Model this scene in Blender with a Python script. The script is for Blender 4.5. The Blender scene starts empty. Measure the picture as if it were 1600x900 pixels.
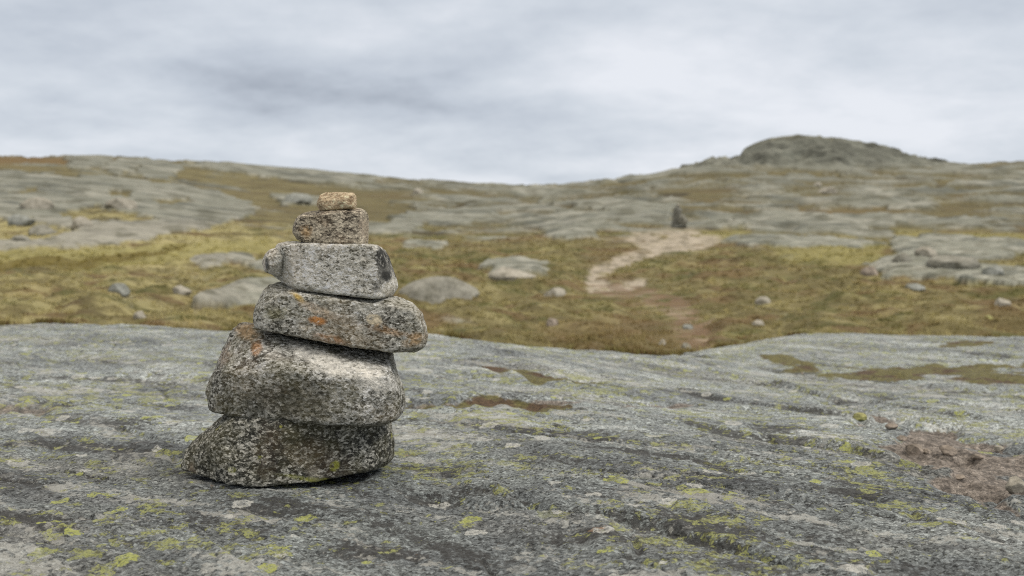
import bpy, bmesh, math, random
import numpy as np
from mathutils import Vector
from mathutils.bvhtree import BVHTree

scene = bpy.context.scene
COL = scene.collection
F = 35.0 / 36.0 * 1600.0        # focal length in photo pixels
H = 0.38                        # eye height above the rock at the cairn (m)
HY = 400.0                      # photo row of the eye level
rng = np.random.default_rng(7)

# ------------------------------------------------------------------ noise
_ANG = np.linspace(0, 2 * np.pi, 32, endpoint=False)
_G2 = np.stack([np.cos(_ANG), np.sin(_ANG)], 1).astype(np.float32)
_r = np.random.default_rng(3).normal(size=(64, 3)); _r /= np.linalg.norm(_r, axis=1)[:, None]
_G3 = _r.astype(np.float32)

def _hash(ix, iy, iz, seed):
    h = (ix.astype(np.uint32) * np.uint32(374761393) + iy.astype(np.uint32) * np.uint32(668265263)
         + (iz.astype(np.uint32) * np.uint32(2147483647 - 58) if iz is not None else np.uint32(0)) + np.uint32((seed * 974634777 + 12345) & 0xffffffff))
    h = (h ^ (h >> np.uint32(13))) * np.uint32(1274126177)
    h = (h ^ (h >> np.uint32(16))) * np.uint32(2246822519)
    return h ^ (h >> np.uint32(15))

def n2(x, y, seed=0):
    x = np.asarray(x, np.float32); y = np.asarray(y, np.float32)
    fx = np.floor(x); fy = np.floor(y)
    ix = fx.astype(np.int64); iy = fy.astype(np.int64)
    dx = x - fx; dy = y - fy
    u = dx * dx * dx * (dx * (dx * 6 - 15) + 10); v = dy * dy * dy * (dy * (dy * 6 - 15) + 10)
    def g(ox, oy):
        k = _hash((ix + ox) & 0xffffffff, (iy + oy) & 0xffffffff, None, seed) & np.uint32(31)
        gg = _G2[k]
        return gg[..., 0] * (dx - ox) + gg[..., 1] * (dy - oy)
    a = g(0, 0) * (1 - u) + g(1, 0) * u
    b = g(0, 1) * (1 - u) + g(1, 1) * u
    return (a * (1 - v) + b * v) * 1.5

def fbm2(x, y, oct=4, seed=0, gain=0.5):
    s = 0; a = 1; t = 0
    for k in range(oct):
        s = s + a * n2(x * 2.03 ** k + 17.3 * k, y * 2.03 ** k - 9.1 * k, seed + k); t += a; a *= gain
    return s / t

def n3(p, seed=0):
    p = np.asarray(p, np.float32)
    f = np.floor(p); i = f.astype(np.int64); d = p - f
    w = d * d * d * (d * (d * 6 - 15) + 10)
    out = 0
    for ox in (0, 1):
        for oy in (0, 1):
            for oz in (0, 1):
                k = _hash((i[:, 0] + ox) & 0xffffffff, (i[:, 1] + oy) & 0xffffffff, (i[:, 2] + oz) & 0xffffffff, seed) & np.uint32(63)
                g = _G3[k]
                dot = g[:, 0] * (d[:, 0] - ox) + g[:, 1] * (d[:, 1] - oy) + g[:, 2] * (d[:, 2] - oz)
                out = out + dot * (w[:, 0] if ox else 1 - w[:, 0]) * (w[:, 1] if oy else 1 - w[:, 1]) * (w[:, 2] if oz else 1 - w[:, 2])
    return out * 1.4

def fbm3(p, oct=4, seed=0, gain=0.5):
    s = 0; a = 1; t = 0
    for k in range(oct):
        s = s + a * n3(p * 2.03 ** k + 11.7 * k, seed + k); t += a; a *= gain
    return s / t

def ss(a, b, x):
    t = np.clip((x - a) / (b - a), 0, 1)
    return t * t * (3 - 2 * t)

def seg_dist(x, y, pts, closed=False):
    """distance to a polyline"""
    d = np.full(x.shape, 1e9, np.float32)
    n = len(pts)
    for k in range(n if closed else n - 1):
        ax, ay = pts[k]; bx, by = pts[(k + 1) % n]
        ex, ey = bx - ax, by - ay
        t = np.clip(((x - ax) * ex + (y - ay) * ey) / (ex * ex + ey * ey + 1e-12), 0, 1)
        d = np.minimum(d, np.hypot(x - ax - t * ex, y - ay - t * ey))
    return d

def poly_sd(x, y, pts):
    """signed distance to a polygon, positive inside"""
    ins = np.zeros(x.shape, bool)
    n = len(pts)
    for k in range(n):
        ax, ay = pts[k]; bx, by = pts[(k + 1) % n]
        if ay == by: continue
        c = ((ay > y) != (by > y)) & (x < (bx - ax) * (y - ay) / (by - ay) + ax)
        ins ^= c
    d = seg_dist(x, y, pts, True)
    return np.where(ins, d, -d)

def blur1(a, k, ax):
    if k <= 0: return a
    w = np.exp(-0.5 * (np.arange(-3 * k, 3 * k + 1) / k) ** 2); w /= w.sum()
    pad = [(0, 0)] * a.ndim; pad[ax] = (3 * k, 3 * k)
    b = np.pad(a, pad, mode='edge')
    return np.apply_along_axis(lambda v: np.convolve(v, w, 'valid'), ax, b)

class Table:
    """smooth surface over (u = x/y, ln y) from a few hand-set columns"""
    def __init__(self, px, depths, rows, ku, ky):
        self.u = np.linspace(-1.7, 1.7, 340); self.l = np.linspace(math.log(depths[0]), math.log(depths[-1]), 420)
        us = (np.array(px) - 800) / F; ls = np.log(depths)
        R = np.array(rows, float)
        A = np.stack([np.interp(self.l, ls, r) for r in R], 0)
        B = np.stack([np.interp(self.u, us, A[:, j]) for j in range(A.shape[1])], 1)
        self.v = blur1(blur1(B, ku, 0), ky, 1)
    def __call__(self, u, y):
        l = np.log(np.maximum(y, 1e-3))
        fu = np.clip((u - self.u[0]) / (self.u[1] - self.u[0]), 0, len(self.u) - 1.001)
        fl = np.clip((l - self.l[0]) / (self.l[1] - self.l[0]), 0, len(self.l) - 1.001)
        i = fu.astype(int); j = fl.astype(int); a = fu - i; b = fl - j
        v = self.v
        return (v[i, j] * (1 - a) * (1 - b) + v[i + 1, j] * a * (1 - b) + v[i, j + 1] * (1 - a) * b + v[i + 1, j + 1] * a * b)

# ------------------------------------------------------------------ objects
def tag(o, label=None, cat=None, group=None, kind=None):
    if label: o['label'] = label
    if cat: o['category'] = cat
    if group: o['group'] = group
    if kind: o['kind'] = kind
    return o

def mesh_np(name, co, faces, mat, smooth=True, attrs=None):
    me = bpy.data.meshes.new(name)
    faces = np.asarray(faces, np.int32); nf, k = faces.shape
    me.vertices.add(len(co)); me.vertices.foreach_set('co', np.ascontiguousarray(co, np.float32).ravel())
    me.loops.add(nf * k); me.loops.foreach_set('vertex_index', faces.ravel())
    me.polygons.add(nf)
    me.polygons.foreach_set('loop_start', np.arange(0, nf * k, k, dtype=np.int32))
    me.polygons.foreach_set('loop_total', np.full(nf, k, np.int32))
    me.polygons.foreach_set('use_smooth', np.full(nf, smooth, bool))
    me.update(calc_edges=True)
    for an, av in (attrs or {}).items():
        av = np.asarray(av, np.float32)
        if av.ndim == 1:
            a = me.attributes.new(an, 'FLOAT', 'POINT'); a.data.foreach_set('value', av)
        else:
            if av.shape[1] == 3: av = np.concatenate([av, np.ones((len(av), 1), np.float32)], 1)
            a = me.attributes.new(an, 'FLOAT_COLOR', 'POINT'); a.data.foreach_set('color', av.ravel())
    if mat: me.materials.append(mat)
    o = bpy.data.objects.new(name, me); COL.objects.link(o)
    return o

def grid_faces(nr, nc):
    i = np.arange(nr * nc).reshape(nr, nc)
    return np.stack([i[:-1, :-1], i[:-1, 1:], i[1:, 1:], i[1:, :-1]], -1).reshape(-1, 4)

def compact(co, faces, attrs):
    used = np.unique(faces); m = np.full(len(co), -1, np.int64); m[used] = np.arange(len(used))
    return co[used], m[faces], {k: v[used] for k, v in attrs.items()}

# ------------------------------------------------------------------ materials
class NT:
    def __init__(self, name):
        self.m = bpy.data.materials.new(name); self.m.use_nodes = True
        self.t = self.m.node_tree; self.t.nodes.clear()
        self.out = self.n('ShaderNodeOutputMaterial')
    def n(self, typ, **kw):
        x = self.t.nodes.new(typ)
        for k, v in kw.items(): setattr(x, k, v)
        return x
    def l(self, a, b): self.t.links.new(a, b)
    def val(self, x, sock):
        if hasattr(x, 'is_output') or isinstance(x, bpy.types.NodeSocket): self.l(x, sock)
        else:
            if hasattr(sock.default_value, '__len__') and not hasattr(x, '__len__'): x = [x] * len(sock.default_value)
            if hasattr(sock.default_value, '__len__') and len(x) == 3 and len(sock.default_value) == 4: x = list(x) + [1]
            sock.default_value = x
    def math(self, op, a, b=0.0, clamp=False):
        x = self.n('ShaderNodeMath', operation=op); x.use_clamp = clamp
        self.val(a, x.inputs[0]); self.val(b, x.inputs[1]); return x.outputs[0]
    def vmath(self, op, a, b=(0, 0, 0)):
        x = self.n('ShaderNodeVectorMath', operation=op); self.val(a, x.inputs[0]); self.val(b, x.inputs[1])
        return x.outputs['Value'] if op in ('LENGTH', 'DISTANCE') else x.outputs[0]
    def mix(self, f, a, b, mode='MIX'):
        x = self.n('ShaderNodeMix', data_type='RGBA', blend_type=mode)
        self.val(f, x.inputs[0]); self.val(a, x.inputs[6]); self.val(b, x.inputs[7]); return x.outputs[2]
    def ss(self, a, b, x):
        r = self.n('ShaderNodeMapRange', interpolation_type='SMOOTHSTEP')
        self.val(x, r.inputs[0]); r.inputs[1].default_value = min(a, b); r.inputs[2].default_value = max(a, b)
        r.inputs[3].default_value = 0 if a < b else 1; r.inputs[4].default_value = 1 if a < b else 0
        return r.outputs[0]
    def noise(self, vec, scale, detail=4, rough=0.55, dist=0.0, color=False):
        x = self.n('ShaderNodeTexNoise'); self.val(vec, x.inputs['Vector'])
        x.inputs['Scale'].default_value = scale; x.inputs['Detail'].default_value = detail
        x.inputs['Roughness'].default_value = rough; x.inputs['Distortion'].default_value = dist
        return x.outputs['Color' if color else 'Fac']
    def voro(self, vec, scale, out='Color', feature='F1', rnd=1.0):
        x = self.n('ShaderNodeTexVoronoi', feature=feature); self.val(vec, x.inputs['Vector'])
        x.inputs['Scale'].default_value = scale; x.inputs['Randomness'].default_value = rnd
        return x.outputs[out]
    def ramp(self, f, stops, interp='LINEAR'):
        x = self.n('ShaderNodeValToRGB'); x.color_ramp.interpolation = interp
        e = x.color_ramp.elements
        while len(e) < len(stops): e.new(0.5)
        for k, (p, c) in enumerate(stops):
            e[k].position = p; e[k].color = (c[0], c[1], c[2], 1) if hasattr(c, '__len__') else (c, c, c, 1)
        self.l(f, x.inputs[0]) if isinstance(f, bpy.types.NodeSocket) else None
        return x.outputs[0]
    def attr(self, name, out='Fac'):
        x = self.n('ShaderNodeAttribute', attribute_name=name); return x.outputs[out]
    def scaled(self, vec, s):
        return self.vmath('MULTIPLY', vec, s)
    def finish(self, color, height=None, dist=0.002, strength=1.0, rough=0.85, spec=0.25):
        b = self.n('ShaderNodeBsdfPrincipled'); self.val(color, b.inputs['Base Color'])
        self.val(rough, b.inputs['Roughness']); b.inputs['Specular IOR Level'].default_value = spec
        if height is not None:
            bp = self.n('ShaderNodeBump'); bp.inputs['Strength'].default_value = strength
            bp.inputs['Distance'].default_value = dist; self.l(height, bp.inputs['Height']); self.l(bp.outputs[0], b.inputs['Normal'])
        self.l(b.outputs[0], self.out.inputs[0])
        return self.m

def srgb(r, g, b, k=1.0):
    f = lambda c: (c / 255 / 12.92 if c / 255 < 0.04045 else ((c / 255 + 0.055) / 1.055) ** 2.4) * k
    return (f(r), f(g), f(b))

def grain(t, vec, size, stretch=(1, 1, 1), warp=0.42):
    """random crystal values 0..1 : two sizes of ragged cells"""
    w = t.noise(vec, 0.6 / size, 2, 0.6, color=True)
    v = t.vmath('ADD', vec, t.scaled(t.vmath('SUBTRACT', w, (0.5, 0.5, 0.5)), [size * 2 * warp * s for s in (1, 1, 1)]))
    v = t.scaled(v, stretch)
    c1 = t.n('ShaderNodeSeparateColor'); t.l(t.voro(v, 1 / size), c1.inputs[0])
    c2 = t.n('ShaderNodeSeparateColor'); t.l(t.voro(v, 2.1 / size), c2.inputs[0])
    return c1.outputs[0], c2.outputs[1], v

def stone_material(name, pale, mid, dark, dark_amt, size, spots=(), stain=None, stain_amt=0.0, lichen=0.0, olive=0.0, black=0.0, seed=0.0, contrast=0.62):
    t = NT(name)
    tc = t.n('ShaderNodeTexCoord').outputs['Object']
    vec = t.vmath('ADD', tc, (seed * 3.1, seed * 1.7, -seed * 2.3))
    g1, g2, gv = grain(t, vec, size, (0.75, 0.9, 1.25))
    clump = t.noise(vec, 28, 4, 0.65)
    big = t.noise(vec, 9, 4, 0.6)
    x = t.math('ADD', t.math('MULTIPLY', g1, 0.60 * contrast), t.math('MULTIPLY', g2, 0.42 * contrast)); x = t.math('ADD', x, 0.51 * (1 - contrast))
    x = t.math('ADD', x, t.math('MULTIPLY', t.math('SUBTRACT', clump, 0.5), 0.62))
    x = t.math('ADD', x, t.math('MULTIPLY', t.math('SUBTRACT', big, 0.5), 0.45))
    d = dark_amt
    col = t.ramp(x, [(max(0.0, d - 0.10), dark), (d + 0.02, [(a + b) / 2 for a, b in zip(dark, mid)]), (d + 0.13, mid), (d + 0.36, pale), (min(1.0, d + 0.52), [min(0.66, c * 1.5) for c in pale])])
    if olive:
        m = t.math('MULTIPLY', t.ss(0.42, 0.62, t.noise(t.vmath('ADD', vec, (4, 2, 9)), 14, 5, 0.65)), olive)
        col = t.mix(m, col, t.mix(0.5, col, srgb(105, 98, 58)))
    if stain is not None and stain_amt:
        m = t.math('MULTIPLY', t.ss(0.50, 0.68, t.noise(t.vmath('ADD', vec, (7, 5, 1)), 11, 5, 0.6)), stain_amt)
        col = t.mix(m, col, t.mix(0.6, col, stain))
    frag = t.noise(vec, 90, 4, 0.7)
    if black:
        m = t.math('MULTIPLY', t.ss(0.60, 0.66, t.noise(t.vmath('ADD', vec, (1, 8, 3)), 45, 4, 0.7)), black)
        col = t.mix(m, col, (0.022, 0.022, 0.022))
    if lichen:
        m = t.math('MULTIPLY', t.ss(0.66 , 0.70, t.math('ADD', t.noise(t.vmath('ADD', vec, (2, 3, 5)), 24, 3, 0.6), t.math('MULTIPLY', t.math('SUBTRACT', frag, 0.5), 0.28))), lichen)
        col = t.mix(m, col, srgb(150, 150, 70))
    sep = t.n('ShaderNodeSeparateXYZ'); t.l(tc, sep.inputs[0])
    wob = t.math('SUBTRACT', t.noise(vec, 45, 5, 0.65), 0.5)
    for (cx, cz, rx, rz, rot, c, a, edge, keep) in spots:
        dx = t.math('SUBTRACT', sep.outputs[0], cx); dz = t.math('SUBTRACT', sep.outputs[2], cz)
        ca, sa = math.cos(rot), math.sin(rot)
        ex = t.math('DIVIDE', t.math('ADD', t.math('MULTIPLY', dx, ca), t.math('MULTIPLY', dz, sa)), rx)
        ez = t.math('DIVIDE', t.math('SUBTRACT', t.math('MULTIPLY', dz, ca), t.math('MULTIPLY', dx, sa)), rz)
        r = t.math('SQRT', t.math('ADD', t.math('MULTIPLY', ex, ex), t.math('MULTIPLY', ez, ez)))
        r = t.math('ADD', r, t.math('MULTIPLY', wob, 2.2 if edge > 0.25 else 1.1))
        m = t.math('MULTIPLY', t.math('MULTIPLY', t.ss(1.1, 0.9 - edge, r), t.ss(0.30, 0.52, frag)), min(1.0, a * 1.05)); keep = max(keep, 0.5) if edge > 0.45 else keep
        col = t.mix(m, col, t.mix(keep, c, t.mix(1.0, t.mix(0.0, col, col), [min(2.2, q * 2.6) for q in c], 'MULTIPLY')))
    h = t.math('ADD', t.math('MULTIPLY', t.noise(vec, 160, 5, 0.7), 1.0), t.math('MULTIPLY', g1, 0.35))
    h = t.math('ADD', h, t.math('MULTIPLY', t.noise(vec, 55, 4, 0.65), 1.6))
    return t.finish(col, h, 0.0035, 0.9, 0.82, 0.25)

def slab_material():
    t = NT('lichened_bedrock')
    vec = t.n('ShaderNodeTexCoord').outputs['Object']
    rot = t.n('ShaderNodeVectorRotate', rotation_type='Z_AXIS'); t.l(vec, rot.inputs['Vector']); rot.inputs['Angle'].default_value = math.radians(33)
    rv = rot.outputs[0]
    w = t.noise(rv, 3.0, 3, 0.5, color=True)
    wv = t.vmath('ADD', rv, t.scaled(t.vmath('SUBTRACT', w, (0.5, 0.5, 0.5)), (0.25, 0.16, 0)))
    sv = t.scaled(wv, (0.45, 1.5, 1.0))                 # stretched along the foliation
    g1, g2, gv = grain(t, vec, 0.0042, (0.7, 1.15, 1), 0.7)
    fol = t.noise(t.scaled(wv, (0.7, 1.4, 1)), 3.2, 5, 0.55)
    fol2 = t.noise(sv, 26, 5, 0.65)
    base = t.ramp(fol, [(0.30, srgb(86, 90, 92)), (0.43, srgb(118, 123, 124)), (0.56, srgb(137, 143, 142)), (0.70, srgb(164, 169, 168))])
    base = t.mix(t.math('MULTIPLY', t.ss(0.5, 0.68, t.noise(sv, 2.2, 4, 0.55)), 0.25), base, srgb(134, 126, 116))
    k = t.math('ADD', t.math('MULTIPLY', g1, 0.62), t.math('MULTIPLY', g2, 0.46)); k = t.math('SUBTRACT', k, 0.11)
    k = t.math('ADD', k, t.math('MULTIPLY', t.math('SUBTRACT', fol2, 0.5), 0.6))
    k = t.math('ADD', k, t.math('MULTIPLY', t.math('SUBTRACT', t.noise(vec, 60, 4, 0.7), 0.5), 0.7))
    mul = t.ramp(k, [(0.05, 0.18), (0.26, 0.64), (0.45, 1.02), (0.64, 1.32), (0.9, 2.3)])
    col = t.mix(1.0, base, mul, 'MULTIPLY')
    cr = t.ss(0.3, 0.62, t.math('ADD', t.attr('crust'), t.math('MULTIPLY', t.math('SUBTRACT', t.noise(sv, 4, 6, 0.65), 0.5), 1.5)))
    col = t.mix(t.math('MULTIPLY', cr, 0.62), col, t.mix(1.0, col, srgb(178, 178, 179), 'MULTIPLY'))
    # broken black: lichen crust, plus shade painted in cracks, pits and ledge risers
    frag = t.noise(vec, 70, 5, 0.72)
    fr = t.math('MULTIPLY', t.math('SUBTRACT', frag, 0.5), 0.5)
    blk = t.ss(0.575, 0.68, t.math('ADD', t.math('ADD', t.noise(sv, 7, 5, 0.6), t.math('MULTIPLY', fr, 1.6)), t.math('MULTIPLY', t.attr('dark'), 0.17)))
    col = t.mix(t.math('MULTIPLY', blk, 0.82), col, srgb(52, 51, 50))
    # thin black dashes along the foliation
    dash = t.ss(0.66, 0.72, t.noise(t.scaled(wv, (0.35, 2.2, 1)), 40, 3, 0.6))
    col = t.mix(t.math('MULTIPLY', dash, 0.75), col, (0.025, 0.025, 0.025))
    # pale grey crust lichen
    pv = t.noise(t.vmath('ADD', sv, (5, 9, 2)), 9, 4, 0.6)
    pale = t.ss(0.57, 0.66, t.math('ADD', pv, t.math('ADD', t.math('MULTIPLY', fr, 1.5), t.math('MULTIPLY', t.attr('pale'), 0.14))))
    col = t.mix(t.math('MULTIPLY', pale, 0.55), col, srgb(178, 178, 172))
    # yellow-green map lichen : patches of small islands
    yl = t.noise(t.vmath('ADD', t.scaled(vec, (0.8, 1.1, 1)), (3, 1, 7)), 27, 3, 0.6)
    clump = t.noise(t.vmath('ADD', vec, (8, 8, 0)), 2.6, 3, 0.5)
    y = t.math('ADD', t.math('ADD', yl, t.math('MULTIPLY', t.math('SUBTRACT', clump, 0.5), 0.40)), t.math('ADD', t.math('MULTIPLY', fr, 1.15), t.math('MULTIPLY', t.attr('yellow'), 0.10)))
    ym = t.ss(0.622, 0.650, y)
    rim = t.math('MULTIPLY', t.ss(0.585, 0.612, y), t.math('SUBTRACT', 1.0, ym))
    col = t.mix(t.math('MULTIPLY', rim, 0.38), col, srgb(48, 48, 44))
    ycol = t.mix(t.noise(vec, 130, 3, 0.6), srgb(116, 118, 78), srgb(166, 171, 104))
    ycol = t.mix(t.ss(0.62, 0.75, t.voro(gv, 150, 'Color')), ycol, srgb(96, 96, 58))
    col = t.mix(t.math('MULTIPLY', t.math('MULTIPLY', ym, t.ss(0.36, 0.54, t.noise(vec, 210, 3, 0.7))), 0.85), col, ycol)
    # lichen rosettes, some sulphur yellow, some ash grey
    vz = t.n('ShaderNodeTexVoronoi', feature='F1'); t.l(t.vmath('ADD', vec, t.scaled(t.vmath('SUBTRACT', t.noise(vec, 60, 3, 0.6, color=True), (0.5, 0.5, 0.5)), (0.022, 0.022, 0.022))), vz.inputs['Vector']); vz.inputs['Scale'].default_value = 17
    vs_ = t.n('ShaderNodeSeparateColor'); t.l(vz.outputs['Color'], vs_.inputs[0])
    rad = t.math('ADD', 0.16, t.math('MULTIPLY', vs_.outputs[1], 0.24))
    edge = t.math('SUBTRACT', rad, t.math('ADD', vz.outputs['Distance'], t.math('MULTIPLY', fr, 0.5)))
    disc = t.ss(0.0, 0.03, edge); hole = t.math('SUBTRACT', 1.0, t.math('MULTIPLY', t.ss(0.10, 0.2, edge), 0.5))
    speck = t.ss(0.34, 0.50, t.noise(vec, 230, 3, 0.7))
    disc = t.math('MULTIPLY', t.math('MULTIPLY', disc, hole), speck)
    col = t.mix(t.math('MULTIPLY', t.math('MULTIPLY', disc, t.ss(0.20, 0.16, vs_.outputs[0])), 0.75), col, srgb(186, 186, 180))
    col = t.mix(t.math('MULTIPLY', t.math('MULTIPLY', disc, t.ss(0.84, 0.88, vs_.outputs[0])), 0.85), col, srgb(160, 165, 92))
    # rusty specks
    rs = t.ss(0.70, 0.75, t.noise(t.vmath('ADD', vec, (1, 2, 3)), 13, 4, 0.65))
    col = t.mix(t.math('MULTIPLY', rs, 0.55), col, srgb(150, 112, 72))
    # pinkish grit pocket and mossy cracks (vertex masks with ragged rims)
    pk = t.ss(0.35, 0.62, t.math('ADD', t.attr('pink'), fr))
    grit = t.mix(t.ss(0.3, 0.7, t.noise(vec, 45, 6, 0.75)), srgb(70, 64, 59), srgb(147, 138, 129))
    grit = t.mix(1.0, grit, t.ramp(k, [(0.05, 0.45), (0.4, 0.95), (0.7, 1.25), (0.9, 1.6)]), 'MULTIPLY')
    col = t.mix(pk, col, grit)
    ms = t.ss(0.35, 0.6, t.math('ADD', t.attr('moss'), fr))
    mcol = t.mix(t.noise(vec, 38, 4, 0.65), srgb(58, 53, 36), srgb(122, 117, 70))
    mcol = t.mix(t.ss(0.5, 0.62, t.noise(vec, 6, 3, 0.6)), mcol, srgb(82, 66, 50))
    mcol = t.mix(1.0, mcol, t.ramp(k, [(0.05, 0.4), (0.4, 0.95), (0.7, 1.2), (0.9, 1.5)]), 'MULTIPLY')
    col = t.mix(ms, col, mcol)
    h = t.math('ADD', t.math('MULTIPLY', t.noise(vec, 140, 5, 0.72), 0.9), t.math('MULTIPLY', g1, 0.35))
    h = t.math('ADD', h, t.math('MULTIPLY', t.noise(sv, 60, 5, 0.7), 2.0))
    h = t.math('SUBTRACT', h, t.math('MULTIPLY', dash, 0.8))
    return t.finish(col, h, 0.0038, 0.9, 0.8, 0.3)

def moor_material():
    t = NT('moor_heath_and_rock')
    vec = t.n('ShaderNodeTexCoord').outputs['Object']
    a = t.attr('tint', 'Color'); rk = t.attr('rock')
    f1 = t.noise(vec, 9, 5, 0.7); f2 = t.noise(vec, 1.6, 5, 0.65)
    k = t.math('ADD', t.math('MULTIPLY', f1, 0.9), t.math('MULTIPLY', f2, 0.9))
    col = t.mix(1.0, a, t.ramp(k, [(0.45, 0.62), (0.9, 1.0), (1.0, 1.12)]), 'MULTIPLY')
    # lichen freckles on the bare rock
    lv = t.ss(0.55, 0.66, t.noise(t.vmath('ADD', vec, (3, 3, 3)), 2.4, 6, 0.7))
    col = t.mix(t.math('MULTIPLY', t.math('MULTIPLY', lv, rk), 0.2), col, srgb(100, 102, 88))
    h = t.math('ADD', t.noise(vec, 14, 5, 0.7), t.math('MULTIPLY', t.noise(vec, 3, 4, 0.6), 2))
    return t.finish(col, h, 0.05, 0.7, 0.9, 0.15)

# ------------------------------------------------------------------ the moor, hills and knoll
D_M = [5, 6, 8, 10, 13, 17, 23, 30, 42, 60, 85, 120, 170, 240]
ROWS_M = {
 -300: [575, 560, 520, 495, 465, 437, 407, 385, 342, 292, 266, 244, 246, 262],
    0: [575, 560, 525, 500, 470, 441, 410, 388, 342, 286, 263, 243, 246, 262],
  200: [575, 560, 525, 500, 468, 441, 413, 389, 346, 300, 270, 244, 248, 262],
  400: [580, 565, 530, 503, 470, 442, 418, 395, 360, 325, 290, 258, 262, 275],
  600: [590, 575, 540, 512, 478, 446, 420, 396, 366, 335, 305, 277, 280, 290],
  800: [595, 580, 545, 520, 490, 456, 424, 397, 367, 340, 315, 292, 298, 312],
  900: [600, 585, 548, 522, 494, 457, 424, 393, 364, 337, 312, 292, 298, 312],
 1000: [605, 590, 550, 525, 495, 458, 424, 391, 357, 332, 308, 283, 288, 305],
 1040: [605, 590, 550, 525, 494, 457, 424, 391, 359, 333, 304, 278, 279, 300],
 1085: [605, 590, 550, 525, 494, 457, 424, 392, 362, 334, 300, 263, 259, 285],
 1150: [605, 590, 550, 525, 494, 457, 424, 393, 365, 340, 304, 266, 250, 275],
 1200: [605, 590, 550, 525, 492, 456, 424, 395, 368, 345, 308, 272, 257, 275],
 1400: [600, 585, 545, 525, 490, 456, 424, 396, 370, 345, 312, 280, 258, 270],
 1600: [595, 580, 545, 525, 490, 456, 424, 396, 372, 345, 312, 280, 255, 268],
 1900: [595, 580, 545, 525, 490, 456, 424, 396, 372, 345, 312, 280, 250, 262],
}
TM = Table(list(ROWS_M), D_M, list(ROWS_M.values()), 4, 5)
uu = np.concatenate([np.linspace(-1.6, -0.57, 90, endpoint=False), np.linspace(-0.57, 0.57, 900), np.linspace(0.57, 1.6, 91)[1:]])
ym = np.exp(np.linspace(math.log(4.6), math.log(300), 640)); ym = np.unique(np.concatenate([ym, np.arange(140, 192, 0.3)]))
far = np.array([340, 420, 560, 800, 1300, 2200, 4000, 8000.0])
U, Y = np.meshgrid(uu, ym); X = U * Y
PX = 800 + U * F
PB = TM(U, Y)
# rocky knoll on the hill to the east : steep front, flat sloping top
top = np.interp(PX, [1045, 1056, 1064, 1080, 1100, 1140, 1157, 1162, 1170, 1185, 1205, 1250, 1330, 1390, 1440, 1490, 1520, 1560, 1620], [284, 274, 267, 263, 256, 251, 249, 239, 232, 224, 218, 214, 221, 235, 253, 261, 258, 255, 252]) + 1.3 * fbm2(PX / 16, PX * 0, 3, 5)
front = 146 + 10 * np.minimum(((PX - 1280) / 150) ** 2, 1.6) + 4 * fbm2(PX / 60, Y * 0.05, 3, 8)
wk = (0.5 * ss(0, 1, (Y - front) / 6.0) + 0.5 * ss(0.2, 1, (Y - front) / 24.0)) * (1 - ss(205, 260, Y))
PB_k = np.where((PX > 1045) & (PX < 1620), np.minimum(PB, top), PB)
P0 = PB * (1 - wk) + PB_k * wk
lnY = np.log(Y)

def mpoly(pts, warp=10.0, soft=8.0, grow=0.0):
    """soft 0..1 mask of a patch outlined on the hillside, with a ragged rim"""
    m = np.zeros(U.shape, np.float32)
    p = np.array(pts); x0, y0 = p.min(0) - 40; x1, y1 = p.max(0) + 40
    s = (PX > x0) & (PX < x1) & (PB > y0) & (PB < y1)
    if not s.any(): return m
    qx = PX[s] + WX[s] * warp * 2; qy = PB[s] + WY[s] * warp * 0.7
    sd = poly_sd(qx, qy * 2.2, [(a, b * 2.2) for a, b in pts])
    m[s] = ss(-soft, soft, sd + grow)
    return m
A0 = fbm2(PX / 30, lnY * 30, 4, 171)
WX = fbm2(PX / 40, lnY * 22, 4, 21); WY = fbm2(PX / 45, lnY * 25, 4, 33)

rock_polys = [
 [(0, 266), (60, 272), (200, 280), (300, 292), (370, 310), (402, 325), (385, 340), (330, 350), (290, 362), (230, 380), (160, 389), (40, 395), (-60, 396), (-180, 384), (-270, 352), (-360, 330), (-300, 300), (-220, 272), (-90, 264)],
 [(105, 244), (180, 246), (160, 262), (110, 262)], [(160, 262), (190, 246), (235, 250), (180, 275)],
 [(225, 250), (290, 256), (260, 282), (205, 272)], [(285, 254), (400, 257), (520, 266), (600, 277), (570, 290), (440, 280), (350, 266)],
 [(300, 345), (345, 340), (350, 352), (310, 362)], [(425, 305), (500, 303), (515, 318), (440, 320)],
 [(590, 335), (700, 325), (780, 335), (720, 352), (620, 350)], [(560, 352), (660, 350), (640, 365), (560, 366)],
 [(755, 420), (800, 410), (855, 420), (850, 436), (770, 436)], [(640, 380), (700, 382), (690, 392), (630, 390)],
 [(300, 410), (390, 405), (400, 416), (310, 422)], [(380, 425), (560, 405), (590, 420), (440, 440)], [(330, 470), (400, 452), (520, 455), (480, 490), (300, 496)],
 [(1120, 376), (1200, 372), (1300, 376), (1390, 386), (1340, 391), (1170, 389)],
 [(1345, 424), (1400, 412), (1470, 418), (1610, 436), (1700, 445), (1700, 466), (1610, 458), (1480, 447), (1390, 441)],
 [(1395, 376), (1480, 372), (1580, 380), (1640, 385), (1600, 402), (1560, 415), (1480, 420), (1400, 410)],
 [(835, 350), (900, 342), (950, 350), (930, 372), (870, 378)],
 [(820, 318), (960, 312), (1060, 320), (1040, 350), (900, 345)], [(1140, 345), (1300, 340), (1420, 350), (1320, 368), (1160, 362)],
]
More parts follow.
